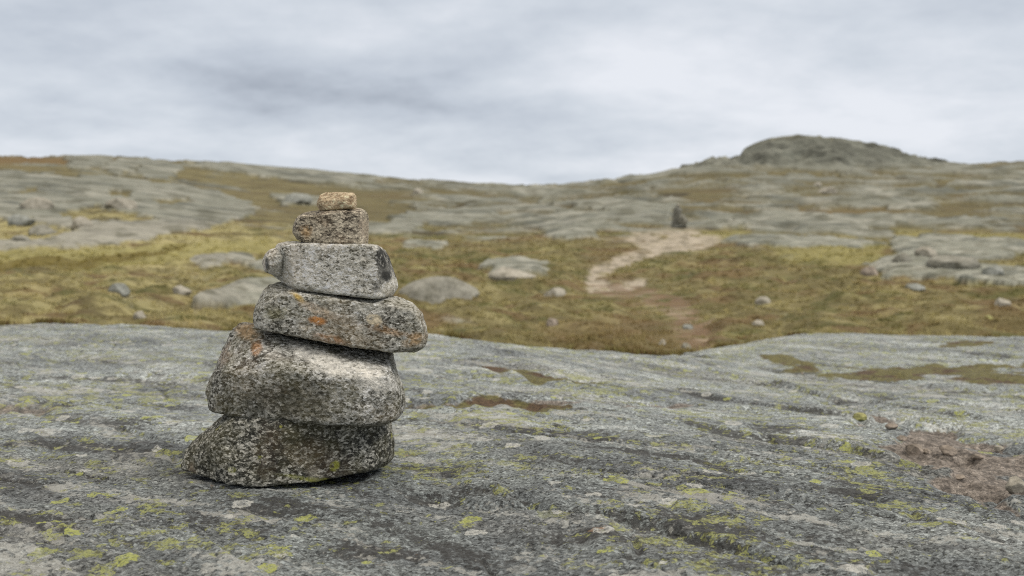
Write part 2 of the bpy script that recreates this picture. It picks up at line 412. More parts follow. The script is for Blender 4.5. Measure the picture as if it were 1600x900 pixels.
veg_polys = [
 [(95, 336), (150, 322), (190, 332), (250, 345), (200, 350), (120, 353)], [(-60, 342), (40, 345), (90, 358), (130, 366), (60, 386), (-60, 386)],
 [(15, 301), (70, 292), (62, 303), (20, 307)], [(170, 298), (215, 300), (205, 308), (165, 306)], [(240, 312), (300, 310), (310, 318), (250, 322)],
 [(400, 290), (480, 292), (560, 302), (640, 320), (560, 322), (450, 305)], [(560, 322), (640, 330), (600, 348), (540, 352)],
 [(815, 316), (900, 324), (985, 335), (960, 338), (850, 328)], [(1070, 362), (1170, 358), (1165, 374), (1080, 374)],
 [(1230, 328), (1380, 324), (1420, 332), (1300, 340)], [(1400, 358), (1500, 360), (1640, 366), (1640, 378), (1500, 374), (1400, 368)],
 [(1200, 270), (1300, 268), (1310, 273), (1200, 276)],
]
hill = ss(math.log(32), math.log(46), lnY)
right = ss(380, 720, PX)
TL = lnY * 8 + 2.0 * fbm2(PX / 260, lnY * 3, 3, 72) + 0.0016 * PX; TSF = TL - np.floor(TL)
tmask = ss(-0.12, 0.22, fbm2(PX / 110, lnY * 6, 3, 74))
R = -0.35 + hill * (0.11 + 0.26 * right)
R = R + 0.50 * fbm2(PX / 130, lnY * 10.0 + PX * 0.0015, 3, 41) + 0.55 * hill * fbm2(PX / 300, lnY * 17 + PX * 0.002 + 0.0075 * np.minimum(PX, 750), 3, 47) + 0.10 * fbm2(PX / 30, lnY * 40, 3, 44)
bulge = np.zeros(U.shape)
for p in rock_polys:
    R = np.maximum(R, (mpoly(p) - 0.42) * 1.2); bulge = np.maximum(bulge, mpoly(p, 10, 22))
for p in veg_polys: R = R * (1 - mpoly(p)) - 0.5 * mpoly(p)
R = np.where((wk > 0.02) & (PX > 1045) & (PX < 1490), np.maximum(R, 0.25 + 0.3 * wk + 0.35 * WX), R)
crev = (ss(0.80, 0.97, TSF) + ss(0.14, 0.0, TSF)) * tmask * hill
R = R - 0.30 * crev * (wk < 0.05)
rock = ss(-0.14, 0.16, R + 0.06 * n2(PX / 7, lnY * 80, 50))

def mline(pts, hw, warp=9.0):
    qx = PX + WX * warp * 2; qy = (PB + WY * warp * 0.7) * 2.2
    return ss(1.25, 0.55, seg_dist(qx, qy, [(p, q * 2.2) for p, q in pts]) / hw)
sand = np.maximum(mline([(946, 449), (929, 437), (940, 421), (968, 408), (1005, 396), (1052, 382), (1085, 372)], 17), mline([(930, 449), (965, 449), (1000, 443)], 16))
sand = np.maximum(sand, 0.92 * mpoly([(972, 372), (1005, 361), (1080, 358), (1132, 372), (1100, 389), (1050, 397), (1010, 390)], 10, 10))
sand = sand * ss(-0.50, -0.2, A0)
soil = ss(-0.3, 0.1, A0) * mline([(955, 452), (1010, 462), (1058, 482), (1086, 508), (1098, 550)], 30, 14)
rock = rock * (1 - np.maximum(sand, soil * 0.8))
calm_m = np.maximum(mpoly([(930, 372), (1000, 352), (1080, 352), (1140, 372), (1120, 400), (1040, 412), (1000, 425), (1060, 445), (1120, 520), (1110, 560), (1020, 556), (960, 480), (895, 462), (905, 420)], 5, 16), sand)

# relief
ridge = 1 - 2 * np.abs(fbm2(PX / 190, lnY * 13, 2, 61))
strata = fbm2(PX / 200 + lnY * 1.5, lnY * 34 + 0.012 * np.minimum(PX, 750), 3, 66)
farw = ss(math.log(26), math.log(60), lnY)
tl = TL; ts = TSF
ts = np.where(ts < 0.4, ts / 0.4, 1 - (ts - 0.4) / 0.6)          # steep riser, then a bench that falls back
relief_far = Y / F * ((0.35 + 0.75 * ss(480, 1000, PX)) * rock * (4.0 * ridge + 3.0 * strata + 0.6 * fbm2(PX / 40, lnY * 50, 2, 71) + 6.0 * (ts - 0.5) * tmask) - 2.5 * (1 - rock) + (1 - rock) * 1.0 * fbm2(PX / 60, lnY * 40, 3, 76))
lump = fbm2(X * 1.3, Y * 0.75, 3, 81); lump2 = fbm2(X * 3.4, Y * 2.2, 3, 86)
hum = 0.30 * np.abs(fbm2(X * 0.55, Y * 0.42, 2, 83)) + 0.14 * np.abs(lump) + 0.04 * lump2
relief_near = (1 - rock) * hum + rock * (0.05 + 0.20 * bulge + 0.16 * fbm2(X * 0.8, Y * 0.5, 4, 91))
edge = ss(5.0, 9.0, Y)
Z = H + (HY - P0) / F * Y
Z = Z + (relief_near * (1 - 0.75 * farw) * edge + relief_far * (0.25 + 1.15 * farw) * (1 - 0.6 * ss(0.0, 0.2, wk))) * (1 - 0.85 * calm_m) - 0.05 * sand
# knoll crags
crag = ss(0.0, 0.15, wk) * ss(1.0, 0.9, wk) * ss(1030, 1060, PX) * ss(1500, 1470, PX)
Z = Z + crag * (1.5 * fbm2(X / 6 + Y / 4, Y / 2.2 - X / 14, 4, 93) + 0.8 * np.abs(fbm2(X / 3.0 + Y / 2, Y / 1.2, 3, 95)))
# colours (albedo)
def mixc(a, b, m): return a * (1 - m[..., None]) + np.array(b, np.float32) * m[..., None]
A1 = fbm2(PX / 110, lnY * 18, 3, 101); A2 = fbm2(PX / 150, lnY * 12, 3, 111); A3 = fbm2(PX / 90, lnY * 30, 3, 121); A4 = fbm2(X * 1.0, Y * 0.8, 4, 131)
V = np.zeros(U.shape + (3,), np.float32) + np.array(srgb(108, 100, 68), np.float32)
V = mixc(V, srgb(88, 86, 52), ss(0.0, 0.28, A1))
V = mixc(V, srgb(104, 86, 61), ss(0.03, 0.28, A2) * 0.72)
leftg = ss(700, 250, PX) * ss(440, 400, PB + 20 * A1) + 0.5 * ss(600, 200, PX)
V = mixc(V, srgb(152, 144, 104), ss(0.0, 0.30, A3 + 0.25 * leftg) * (0.48 + 0.42 * np.clip(leftg, 0, 1)))
V = mixc(V, srgb(72, 65, 44), ss(0.10, 0.35, A4 * 0.6 + A1 * -0.5) * 0.5)
V = mixc(V, srgb(88, 81, 57), ss(math.log(38), math.log(60), lnY) * 0.72)
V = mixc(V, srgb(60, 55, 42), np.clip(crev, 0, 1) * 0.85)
V = mixc(V, srgb(104, 82, 52), ss(300, 100, PX) * ss(90, 110, Y) * 0.7)
for p in [[(840, 520), (1000, 500), (1110, 520), (1100, 560), (850, 556)], [(930, 395), (990, 385), (980, 402), (925, 412)], [(1230, 326), (1380, 322), (1420, 332), (1300, 340)], [(1530, 505), (1700, 500), (1700, 535), (1530, 530)]]:
    V = mixc(V, srgb(106, 89, 62), mpoly(p, 12, 24) * 0.5)
for p in [[(1080, 362), (1170, 358), (1165, 374), (1080, 374)], [(1400, 358), (1640, 366), (1640, 378), (1400, 370)], [(1210, 390), (1390, 388), (1370, 420), (1230, 412)], [(-100, 398), (190, 392), (420, 372), (440, 400), (200, 425), (-100, 432)]]:
    V = mixc(V, srgb(136, 130, 84), mpoly(p, 8, 10) * 0.7)
V = mixc(V, srgb(96, 85, 42), mpoly([(-100, 415), (100, 411), (230, 398), (300, 390), (250, 404), (100, 428), (-100, 438)], 4, 5) * 0.8)
B1 = fbm2(PX / 130, lnY * 22 + 0.009 * np.minimum(PX, 750), 4, 141); B2 = fbm2(PX / 110, lnY * 40 + 0.014 * np.minimum(PX, 750), 3, 151)
K = np.zeros(U.shape + (3,), np.float32) + np.array(srgb(131, 132, 121), np.float32)
K = mixc(K, srgb(104, 106, 98), ss(0.0, 0.3, B1))
K = mixc(K, srgb(160, 159, 148), ss(0.02, 0.3, B2) * 0.75)
K = mixc(K, srgb(150, 146, 135), ss(430, 300, PX) * ss(380, 360, -PB + 720) * 0.6)
K = mixc(K, srgb(84, 83, 68), ss(0.04, 0.28, fbm2(PX / 50, lnY * 30, 4, 161)) * 0.6)
K = K * (1 - 0.16 * hill[..., None])
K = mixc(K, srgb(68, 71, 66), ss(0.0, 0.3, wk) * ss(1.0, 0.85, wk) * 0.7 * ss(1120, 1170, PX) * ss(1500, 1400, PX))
K = mixc(K, srgb(112, 113, 104), mpoly([(1040, 285), (1060, 262), (1150, 240), (1500, 240), (1520, 285), (1300, 300)], 8, 26) * 0.5)
K = K * (1 + np.clip(wk * 4, 0, 1)[..., None] * 1.1 * fbm2(X / 5 + Y / 3, Y / 1.6 - X / 12, 4, 97)[..., None])
K = mixc(K, srgb(102, 100, 84), ss(0.85, 1.0, wk) * 0.6)
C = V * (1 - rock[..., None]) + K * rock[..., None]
sc = np.array(srgb(164, 154, 138)); C = C * (1 - sand[..., None]) + mixc(np.zeros_like(C) + sc, srgb(124, 116, 100), ss(.0, .2, fbm2(PX / 22, lnY * 50, 4, 181))) * sand[..., None]
C = C * (1 - 0.9 * soil[..., None]) + mixc(np.zeros_like(C) + np.array(srgb(112, 92, 72)), srgb(138, 122, 104), ss(0.0, .25, A3)) * 0.9 * soil[..., None]

MOOR = moor_material()
co = np.stack([X, Y, Z], -1).reshape(-1, 3).astype(np.float32)
fc = grid_faces(*U.shape)
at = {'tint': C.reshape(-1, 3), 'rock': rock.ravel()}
fm = np.maximum(sand, soil * 0.85).ravel()[fc].mean(1); fy = Y.ravel()[fc].mean(1); fpx = PX.ravel()[fc].mean(1); fk = wk.ravel()[fc].mean(1)
is_path = fm > 0.5
is_hill = (fy > 46) & ~is_path
is_knoll = is_hill & (fk > 0.25) & (fpx > 1050) & (fpx < 1485)
is_hill &= ~is_knoll
def part_of_ground(name, sel, kind='structure'):
    c, f, a = compact(co, fc[sel], at); o = mesh_np(name, c, f, MOOR, True, a); tag(o, kind=kind); return o
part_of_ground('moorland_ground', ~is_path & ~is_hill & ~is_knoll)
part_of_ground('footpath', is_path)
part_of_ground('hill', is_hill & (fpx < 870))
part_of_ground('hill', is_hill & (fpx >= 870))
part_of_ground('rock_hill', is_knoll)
# land beyond the skyline, out to the horizon and all round
yy = np.concatenate([[299.0], far]); UU, YY = np.meshgrid(np.linspace(-1.6, 1.6, 60), yy)
z0 = H + (HY - TM(UU, YY * 0 + 240)) / F * 240 - 2.0
ZZ = np.where(YY < 305, z0 - 1, 9 + 4 * fbm2(UU * 4, np.log(YY) * 2, 3, 7) - 9 * ss(300, 600, YY))
c = np.stack([UU * YY, YY, ZZ], -1).reshape(-1, 3)
tag(mesh_np('far_land', c, grid_faces(*UU.shape), MOOR, True, {'tint': np.tile(srgb(118, 112, 84), (len(c), 1)), 'rock': np.zeros(len(c))}), kind='structure')
gx = np.linspace(-9000, 9000, 31); GX, GY = np.meshgrid(gx, gx)
c = np.stack([GX, GY, GX * 0 - 1.1], -1).reshape(-1, 3)
tag(mesh_np('ground', c, grid_faces(31, 31), MOOR, True, {'tint': np.tile(srgb(118, 106, 62), (len(c), 1)), 'rock': np.zeros(len(c))}), kind='structure')

def moor_at(px, py):
    """where a line of sight first meets the finished moor"""
    j = int(np.argmin(np.abs(uu - (px - 800) / F)))
    P = HY - (Z[:, j] - H) / Y[:, j] * F
    k = int(np.argmax(P <= py)) if (P <= py).any() else len(P) - 1
    return Vector((uu[j] * Y[k, j], Y[k, j], Z[k, j]))

# ------------------------------------------------------------------ grass and heath tufts
def grow_grass(n):
    g = np.random.default_rng(77)
    y = np.exp(g.uniform(math.log(5.3), math.log(48), n)); u = g.uniform(-0.75, 0.75, n)
    j = np.clip(np.searchsorted(uu, u), 1, len(uu) - 1); i = np.clip(np.searchsorted(ym, y), 1, len(ym) - 1)
    ok = (rock[i, j] < 0.35) & (np.maximum(sand, soil)[i, j] < 0.35)
    i, j, y, u = i[ok], j[ok], y[ok], u[ok]; x = u * y; z = Z[i, j]
    c = C[i, j] * g.uniform(1.3, 1.8, (len(y), 1)); n = len(y)
    hgt = g.uniform(0.012, 0.045, n) * np.clip(y / 16, 0.7, 1.6) * (1 + 1.2 * ss(9.5, 7.0, y)) * (0.4 + 1.2 * ss(-0.1, 0.3, A3[i, j]))
    cos, faces, cols = [], [], []
    B = 5
    for b in range(B):
        a = g.uniform(0, 2 * np.pi, n); sp = g.uniform(0.4, 1.6, n) * hgt; wd = g.uniform(0.006, 0.014, n) * np.clip(y / 8, 1, 3)
        ox = x + g.normal(0, 0.03, n); oy = y + g.normal(0, 0.03, n)
        px_, py_ = -np.sin(a) * wd, np.cos(a) * wd
        p0 = np.stack([ox - px_, oy - py_, z - 0.01], 1); p1 = np.stack([ox + px_, oy + py_, z - 0.01], 1)
        tip = np.stack([ox + np.cos(a) * sp, oy + np.sin(a) * sp, z + hgt * g.uniform(0.6, 1.1, n)], 1)
        k = len(cos) * n; cos.append(np.stack([p0, p1, tip], 1).reshape(-1, 3))
        cols.append(np.repeat(c * g.uniform(0.85, 1.15, (n, 1)), 3, 0))
    co3 = np.concatenate(cos); f3 = np.arange(len(co3)).reshape(-1, 3)
    t = NT('dry_grass'); df = t.n('ShaderNodeBsdfDiffuse'); tr = t.n('ShaderNodeBsdfTranslucent'); mxs = t.n('ShaderNodeMixShader'); mxs.inputs[0].default_value = 0.5
    tint = t.attr('tint', 'Color'); t.l(tint, df.inputs[0]); t.l(tint, tr.inputs[0]); t.l(df.outputs[0], mxs.inputs[1]); t.l(tr.outputs[0], mxs.inputs[2]); t.l(mxs.outputs[0], t.out.inputs[0])
    tag(mesh_np('grass', co3, f3, t.m, False, {'tint': np.concatenate(cols)}), kind='stuff')
grow_grass(36000)

# ------------------------------------------------------------------ the bedrock slab
D_S = [0.5, 1.0, 1.3, 1.6, 2.0, 2.5, 3.2, 4.0, 5.0, 6.0, 7.5, 9.0, 12.0]
ROWS_S = {
 -300: [0, 0, 0, 0, 0, 0, 0, .00, .00, -.03, -.30, -.9, -2],
    0: [0, 0, 0, 0, 0, 0, 0, .00, .00, -.035, -.30, -.9, -2],
   90: [0, 0, 0, 0, 0, 0, 0, .005, .01, -.005, -.30, -.9, -2],
  300: [0, 0, 0, 0, 0, 0, 0, .01, .00, -.05, -.35, -.9, -2],
  600: [0, 0, 0, 0, 0, 0, .005, .012, .005, -.10, -.45, -1, -2],
  700: [0, 0, 0, 0, 0, 0, .0, .008, -.01, -.14, -.5, -1, -2],
  800: [0, 0, 0, 0, 0, -.005, -.005, .0, -.07, -.25, -.6, -1, -2],
  900: [0, 0, 0, 0, 0, -.01, -.02, -.02, -.10, -.28, -.6, -1, -2],
 1000: [0, 0, 0, 0, -.005, -.02, -.035, -.06, -.12, -.27, -.6, -1, -2],
 1100: [0, 0, 0, 0, -.01, -.03, -.06, -.09, -.12, -.18, -.42, -.9, -2],
 1200: [0, 0, 0, 0, -.015, -.04, -.08, -.13, -.155, -.125, -.21, -.6, -2],
 1300: [0, 0, 0, -.005, -.02, -.045, -.09, -.135, -.165, -.135, -.185, -.55, -2],
 1400: [0, 0, -.005, -.01, -.025, -.05, -.10, -.14, -.175, -.15, -.20, -.55, -2],
 1600: [0, -.005, -.01, -.02, -.035, -.065, -.12, -.15, -.185, -.16, -.23, -.55, -2],
 1900: [0, -.005, -.02, -.03, -.05, -.08, -.13, -.16, -.19, -.17, -.25, -.55, -2],
}
def yline(pts):
    q = sorted(slab_base_hit(*p) for p in pts)
    return np.interp(SX, [a for a, _ in q], [b for _, b in q]), q[0][0], q[-1][0]
TS = Table(list(ROWS_S), D_S, list(ROWS_S.values()), 3, 4)
us = np.concatenate([np.linspace(-1.6, -0.56, 110, endpoint=False), np.linspace(-0.56, 0.56, 980), np.linspace(0.56, 1.6, 111)[1:]])
ys = [0.55]
while ys[-1] < 9.5: ys.append(ys[-1] + min(max(0.0026, 0.62 * ys[-1] ** 2 / 378), 0.035))
ys = np.array(ys)
SU, SY = np.meshgrid(us, ys); SX = SU * SY
SB = TS(SU, SY)
def slab_base_hit(px, py):
    u = (px - 800) / F; yv = np.linspace(0.6, 9, 3000); z = TS(np.full(3000, u), yv)
    P = HY - (z - H) / yv * F; k = int(np.argmax(P <= py)) if (P <= py).any() else 2000
    return (u * yv[k], yv[k])
def spoly(pts, warp=0.05, soft=0.02):
    q = [slab_base_hit(*p) for p in pts]
    w1 = fbm2(SX * 5, SY * 5, 4, 201); w2 = fbm2(SX * 5, SY * 4, 4, 206)
    return ss(-soft, soft, poly_sd(SX + w1 * warp, SY + w2 * warp * 1.5, q))
def sline(pts, half, warp=0.04):
    q = [slab_base_hit(*p) for p in pts]
    w2 = fbm2(SX * 6, SY * 4, 4, 211)
    wid = half * (0.55 + 0.9 * np.abs(fbm2(SX * 7, SY * 3, 2, 216)) * 2)
    return 1 - ss(0.25, 1.0, seg_dist(SX, SY + w2 * warp, q) / wid)
ang = math.radians(-33)
wx = fbm2(SX * 0.9, SY * 0.9, 3, 221) * 0.35; wy = fbm2(SX * 0.9 + 5, SY * 0.9, 3, 226) * 0.25
S_ = (SX + wx) * math.cos(ang) + (SY + wy) * math.sin(ang); T_ = -(SX + wx) * math.sin(ang) + (SY + wy) * math.cos(ang)
calm = 1 - 0.85 * np.exp(-(((SX + 0.36) / 0.22) ** 2 + ((SY - 1.67) / 0.16) ** 2))
b1 = fbm2(S_ * 1.0, T_ * 3.2, 3, 231)
led = T_ * 5.5 + 1.6 * fbm2(S_ * 1.3, T_ * 2.2, 3, 236)
saw = led - np.floor(led); saw = np.where(saw < 0.86, saw / 0.86, (1 - saw) / 0.14)
ledm = ss(-0.1, 0.25, fbm2(S_ * 1.4, T_ * 2.0, 2, 239))
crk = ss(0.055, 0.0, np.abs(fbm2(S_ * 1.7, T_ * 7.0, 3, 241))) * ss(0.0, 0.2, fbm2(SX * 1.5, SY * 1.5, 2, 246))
near = ss(4.5, 1.6, SY)
SZ = SB + (0.030 * b1 + 0.012 * (saw - 0.5) * ledm) * calm * (0.75 + 0.25 * ss(1.5, 3, SY)) - 0.007 * crk * calm
SZ += 0.0060 * fbm2(S_ * 7, T_ * 20, 4, 251) * (0.5 + 0.5 * calm)
SZ += (0.0034 * fbm2(S_ * 26, T_ * 60, 3, 256) + 0.0034 * fbm2(SX * 75, SY * 85, 3, 261) * ss(3.0, 1.2, SY)) * (0.25 + 0.75 * near)
moss = np.zeros(SU.shape); pink = np.zeros(SU.shape); dark = np.zeros(SU.shape); yel = np.zeros(SU.shape); pale = np.zeros(SU.shape)
m = sline([(762, 571), (800, 579), (850, 589), (900, 595), (955, 603)], 0.11); SZ -= 0.016 * m; moss = np.maximum(moss, m * (1.0 + 0.7 * fbm2(SX * 9, SY * 9, 3, 291)))
m = sline([(700, 634), (740, 632), (780, 630), (860, 636)], 0.105, 0.02); SZ -= 0.014 * m; moss = np.maximum(moss, m * (1.0 + 0.6 * fbm2(SX * 9, SY * 9, 3, 293)))
m = sline([(600, 634), (690, 630), (930, 633), (1010, 632), (1070, 628)], 0.065, 0.02); SZ -= 0.010 * m; pink = np.maximum(pink, 0.62 * m)
m = sline([(-60, 640), (0, 632), (55, 634)], 0.17); SZ -= 0.02 * m; pink = np.maximum(pink, 0.55 * m); dark = np.maximum(dark, m)
m = sline([(1310, 626), (1400, 622), (1475, 632)], 0.13); SZ -= 0.018 * m; dark = np.maximum(dark, m)
m = sline([(1190, 668), (1240, 700), (1330, 712), (1420, 735)], 0.06); SZ -= 0.010 * m; dark = np.maximum(dark, 0.8 * m)
m = sline([(660, 770), (800, 792), (960, 820), (1100, 850), (1300, 905)], 0.028); SZ -= 0.010 * m; dark = np.maximum(dark, 0.7 * m)
for ln, hf in (([(1000, 556), (1150, 566), (1300, 585), (1420, 604), (1600, 622)], .11), ([(640, 660), (800, 668), (960, 690), (1100, 706)], .05), ([(930, 706), (1080, 722), (1210, 750), (1350, 770)], .04), ([(20, 590), (150, 584), (300, 590)], .12), ([(-40, 700), (100, 694), (260, 712)], .05), ([(880, 640), (1020, 652), (1150, 676), (1260, 690)], .06), ([(60, 830), (220, 845), (420, 838)], .02)):
    m = sline(ln, hf, 0.06); SZ -= 0.07 * hf * m; dark = np.maximum(dark, m)  # grooves cut shallow, their shade painted as dark colour
dark = np.maximum(dark, 0.9 * crk)  # cracks darkened: soil and black lichen, with painted shade
m = sline([(180, 668), (240, 690), (330, 700)], 0.02); SZ -= 0.010 * m
m = spoly([(1350, 650), (1420, 652), (1500, 668), (1610, 700), (1720, 730), (1720, 790), (1610, 768), (1525, 770), (1470, 742), (1425, 718), (1395, 690)], 0.22, 0.05)
m2 = m * (0.72 + 1.3 * fbm2(SX * 5, SY * 5, 4, 281)); SZ -= 0.022 * m * (1 + 1.2 * fbm2(SX * 4, SY * 6, 3, 283)); SZ += 0.006 * m * fbm2(SX * 14, SY * 16, 4, 285); pink = np.maximum(pink, np.clip(m2 * 1.2, 0, 0.8))
m = sline([(1440, 660), (1500, 672), (1560, 694), (1640, 704)], 0.05, 0.05); SZ -= 0.010 * m; dark = np.maximum(dark, m)  # shading under the hollow's ledge, painted dark
m = sline([(1440, 695), (1470, 700), (1510, 702)], 0.07); SZ -= 0.025 * m; dark = np.maximum(dark, m)
m = sline([(1520, 762), (1560, 764), (1620, 775)], 0.07); SZ -= 0.03 * m; dark = np.maximum(dark, m)
m = spoly([(1175, 553), (1235, 558), (1330, 574), (1420, 578), (1640, 566), (1800, 562), (1800, 604), (1640, 602), (1480, 600), (1330, 592), (1230, 577)], 0.16, 0.08); m = m * ss(-0.35, 0.05, fbm2(SX * 2.2, SY * 2.5, 3, 273)); SZ += 0.02 * m * (0.5 + fbm2(SX * 8, SY * 8, 3, 271)); moss = np.maximum(moss, m)
m = spoly([(1450, 541), (1480, 536), (1540, 534), (1545, 538), (1490, 544)], 0.1, 0.08); moss = np.maximum(moss, m)
for (a, b, r) in [(50, 745, .05), (130, 730, .04), (240, 785, .045), (245, 795, .03), (380, 822, .05), (400, 875, .04), (15, 690, .06), (110, 640, .08), (270, 620, .1), (520, 690, .05), (640, 690, .08), (720, 730, .1), (820, 735, .07), (880, 660, .1), (1000, 690, .08), (1040, 850, .07), (1090, 810, .06), (1180, 870, .06), (1240, 690, .1), (1310, 705, .09), (1420, 790, .05), (1380, 748, .05), (1470, 845, .05), (480, 770, .03), (200, 610, .1), (760, 590, .12), (900, 610, .1), (560, 660, .05)]:
    hx, hy = slab_base_hit(a, b); yel += np.exp(-(((SX - hx) / r) ** 2 + ((SY - hy) / (r * 1.3)) ** 2))
for (a, b, r) in [(1115, 778, .06), (1020, 752, .05), (100, 672, .06), (200, 790, .06), (40, 850, .07), (780, 650, .15), (700, 690, .12), (100, 610, .15)]:
    hx, hy = slab_base_hit(a, b); pale += np.exp(-(((SX - hx) / r) ** 2 + ((SY - hy) / r) ** 2))
for (a, b, r) in [(80, 760, .08), (260, 835, .1), (420, 800, .1), (680, 735, .1), (980, 780, .1), (1120, 820, .12), (600, 860, .08), (900, 850, .07), (230, 660, .1), (1230, 690, .12)]:
    hx, hy = slab_base_hit(a, b); dark += np.exp(-(((SX - hx) / r) ** 2 + ((SY - hy) / (r * .7)) ** 2))
# low ledges : the far side stands a little higher, with a ragged riser towards the near side
lw = fbm2(SX * 3.5, SY * 3.5, 4, 301)
for pts, h in (([(930, 556), (1080, 575), (1250, 612), (1400, 640), (1620, 668)], .030), ([(640, 655), (760, 665), (900, 690), (1050, 702), (1250, 742)], .016),
               ([(1150, 655), (1230, 690), (1330, 705), (1480, 742), (1620, 758)], .024), ([(690, 760), (860, 790), (1000, 815), (1150, 850), (1300, 900)], .016),
               ([(-30, 700), (140, 690), (290, 707)], .014), ([(20, 800), (200, 822), (440, 812)], .009), ([(1000, 600), (1200, 640), (1350, 652), (1460, 668)], .020), ([(700, 560), (850, 575), (1000, 600)], .02)):
    yl, xa, xb = yline(pts); t_ = np.clip((SX - xa) / (xb - xa), 0, 1)
    amp = 0.62 * h * ss(0, 0.12, t_) * ss(1, 0.85, t_) * (0.6 + 0.9 * np.clip(fbm2(SX * 4, SY * 2, 2, 305) + 0.3, 0, 1)); sd = SY - yl + 0.07 * lw
    w_ = 0.008 + 0.004 * SY
    SZ += amp * ss(-w_, w_, sd) * np.exp(-np.clip(sd, 0, 9) / 0.30)
    dark = np.maximum(dark, 0.75 * (amp > 0.16 * h) * np.exp(-((sd + w_ * 0.8) / (w_ * 1.3)) ** 2))  # thin shadow line painted along the riser foot
SLAB = slab_material()
sco = np.stack([SX, SY, SZ], -1).reshape(-1, 3).astype(np.float32)
mz = H + (HY - TM(SU, np.maximum(SY, 5))) / F * np.maximum(SY, 5)
sfc = grid_faces(*SU.shape)
keep = ((SZ > mz - 0.25) | (SY < 5.2)).ravel()[sfc].any(1)
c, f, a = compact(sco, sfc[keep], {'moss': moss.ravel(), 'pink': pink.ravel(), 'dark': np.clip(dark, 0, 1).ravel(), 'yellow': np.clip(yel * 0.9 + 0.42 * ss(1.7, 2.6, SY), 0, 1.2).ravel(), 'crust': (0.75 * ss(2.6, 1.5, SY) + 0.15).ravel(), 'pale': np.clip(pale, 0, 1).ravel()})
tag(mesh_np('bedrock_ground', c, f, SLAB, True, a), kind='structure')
RX, RY = np.meshgrid(np.linspace(-30, 30, 240), np.linspace(-30, 0.56, 140))
RZ = -0.02 + 0.03 * fbm2(RX * .8, RY * 1.5, 4, 9) * ss(0.5, 0, RY) - 0.9 * ss(6, 20, np.abs(RX))
c = np.stack([RX, RY, RZ], -1).reshape(-1, 3); zr = np.zeros(len(c))
tag(mesh_np('bedrock_ground', c, grid_faces(*RX.shape), SLAB, True, {k: zr for k in ('moss', 'pink', 'dark', 'yellow', 'pale', 'crust')}), kind='structure')

def slab_z(x, y):
    r = int(np.searchsorted(ys, y)); r = min(max(r, 1), len(ys) - 1); j = int(np.argmin(np.abs(us - x / y)))
    return float(SZ[r, j])
def slab_at(px, py):
    j = int(np.argmin(np.abs(us - (px - 800) / F)))
    P = HY - (SZ[:, j] - H) / SY[:, j] * F
    k = int(np.argmax(P <= py)); return Vector((us[j] * SY[k, j], SY[k, j], SZ[k, j]))

# turf creeping over the far lip of the slab, in patches
def lip_grass():
    g = np.random.default_rng(12); P = HY - (SZ - H) / SY * F
    crest = np.argmin(np.where(SY < 8.5, P, 9e9), 0)
    pts, cols = [], []
    for j in np.where(np.abs(us) < 0.75)[0]:
        pxj = 800 + us[j] * F; k = int(crest[j])
        w = n2(np.array([pxj / 38.0]), np.array([3.3]), 5)[0] + 0.35 * math.exp(-((pxj - 1010) / 120) ** 2)
        if w < 0.12: continue
        for q in range(int(14 * min(w, 0.6) + 1)):
            y = ys[k] + abs(g.normal(0, 0.10)); r = min(int(np.searchsorted(ys, y)), len(ys) - 1)
            x = us[j] * y + g.normal(0, 0.02); z = SZ[r, j]; c = np.array(srgb(*[(118, 108, 66), (104, 86, 60), (140, 132, 88)][g.integers(3)])) * g.uniform(0.8, 1.3)
            for b in range(4):
                a = g.uniform(0, 6.28); h = g.uniform(0.012, 0.04); wd = 0.005
                pts += [(x - math.sin(a) * wd, y + math.cos(a) * wd, z - 0.01), (x + math.sin(a) * wd, y - math.cos(a) * wd, z - 0.01), (x + math.cos(a) * h * 0.7, y + math.sin(a) * h * 0.7, z + h)]; cols += [c] * 3
    tag(mesh_np('grass', np.array(pts, np.float32), np.arange(len(pts)).reshape(-1, 3), bpy.data.materials['dry_grass'], False, {'tint': np.array(cols)}), kind='stuff')
lip_grass()

# ------------------------------------------------------------------ stones
def w3(px, py, y): return Vector(((px - 800) / F * y, y, H + (HY - py) / F * y))

def solid_from_hulls(hulls, voxel, smooth):
    bm = bmesh.new()
    for pts in hulls:
        vs = [bm.verts.new(p) for p in pts]
        r = bmesh.ops.convex_hull(bm, input=vs)
        bad = [g for g in set(r['geom_interior']) | set(r['geom_unused']) if isinstance(g, bmesh.types.BMVert)]
        if bad: bmesh.ops.delete(bm, geom=list(set(bad)), context='VERTS')
    me = bpy.data.meshes.new('hull'); bm.to_mesh(me); bm.free()
    o = bpy.data.objects.new('hull', me); COL.objects.link(o)
    md = o.modifiers.new('r', 'REMESH'); md.mode = 'VOXEL'; md.voxel_size = voxel
    dg = bpy.context.evaluated_depsgraph_get(); ev = o.evaluated_get(dg); m2 = ev.to_mesh()
    n = len(m2.vertices); co = np.empty(n * 3, np.float32); m2.vertices.foreach_get('co', co); co = co.reshape(-1, 3)
    ne = len(m2.edges); e = np.empty(ne * 2, np.int32); m2.edges.foreach_get('vertices', e); e = e.reshape(-1, 2)
    faces = np.array([p.vertices[:] for p in m2.polygons if len(p.vertices) == 4], np.int32)
    ev.to_mesh_clear(); bpy.data.objects.remove(o); bpy.data.meshes.remove(me)
    deg = np.bincount(e.ravel(), minlength=n)[:, None]
    for k in range(smooth):
        s = np.zeros((n, 3), np.float64)
        np.add.at(s, e[:, 0], co[e[:, 1]]); np.add.at(s, e[:, 1], co[e[:, 0]])
        co = (0.4 * co + 0.6 * s / np.maximum(deg, 1)).astype(np.float32)
    return co, faces

def normals(co, f):
    n = np.cross(co[f[:, 2]] - co[f[:, 0]], co[f[:, 3]] - co[f[:, 1]]); v = np.zeros_like(co)
    for k in range(4): np.add.at(v, f[:, k], n)
    return v / np.maximum(np.linalg.norm(v, axis=1), 1e-9)[:, None]

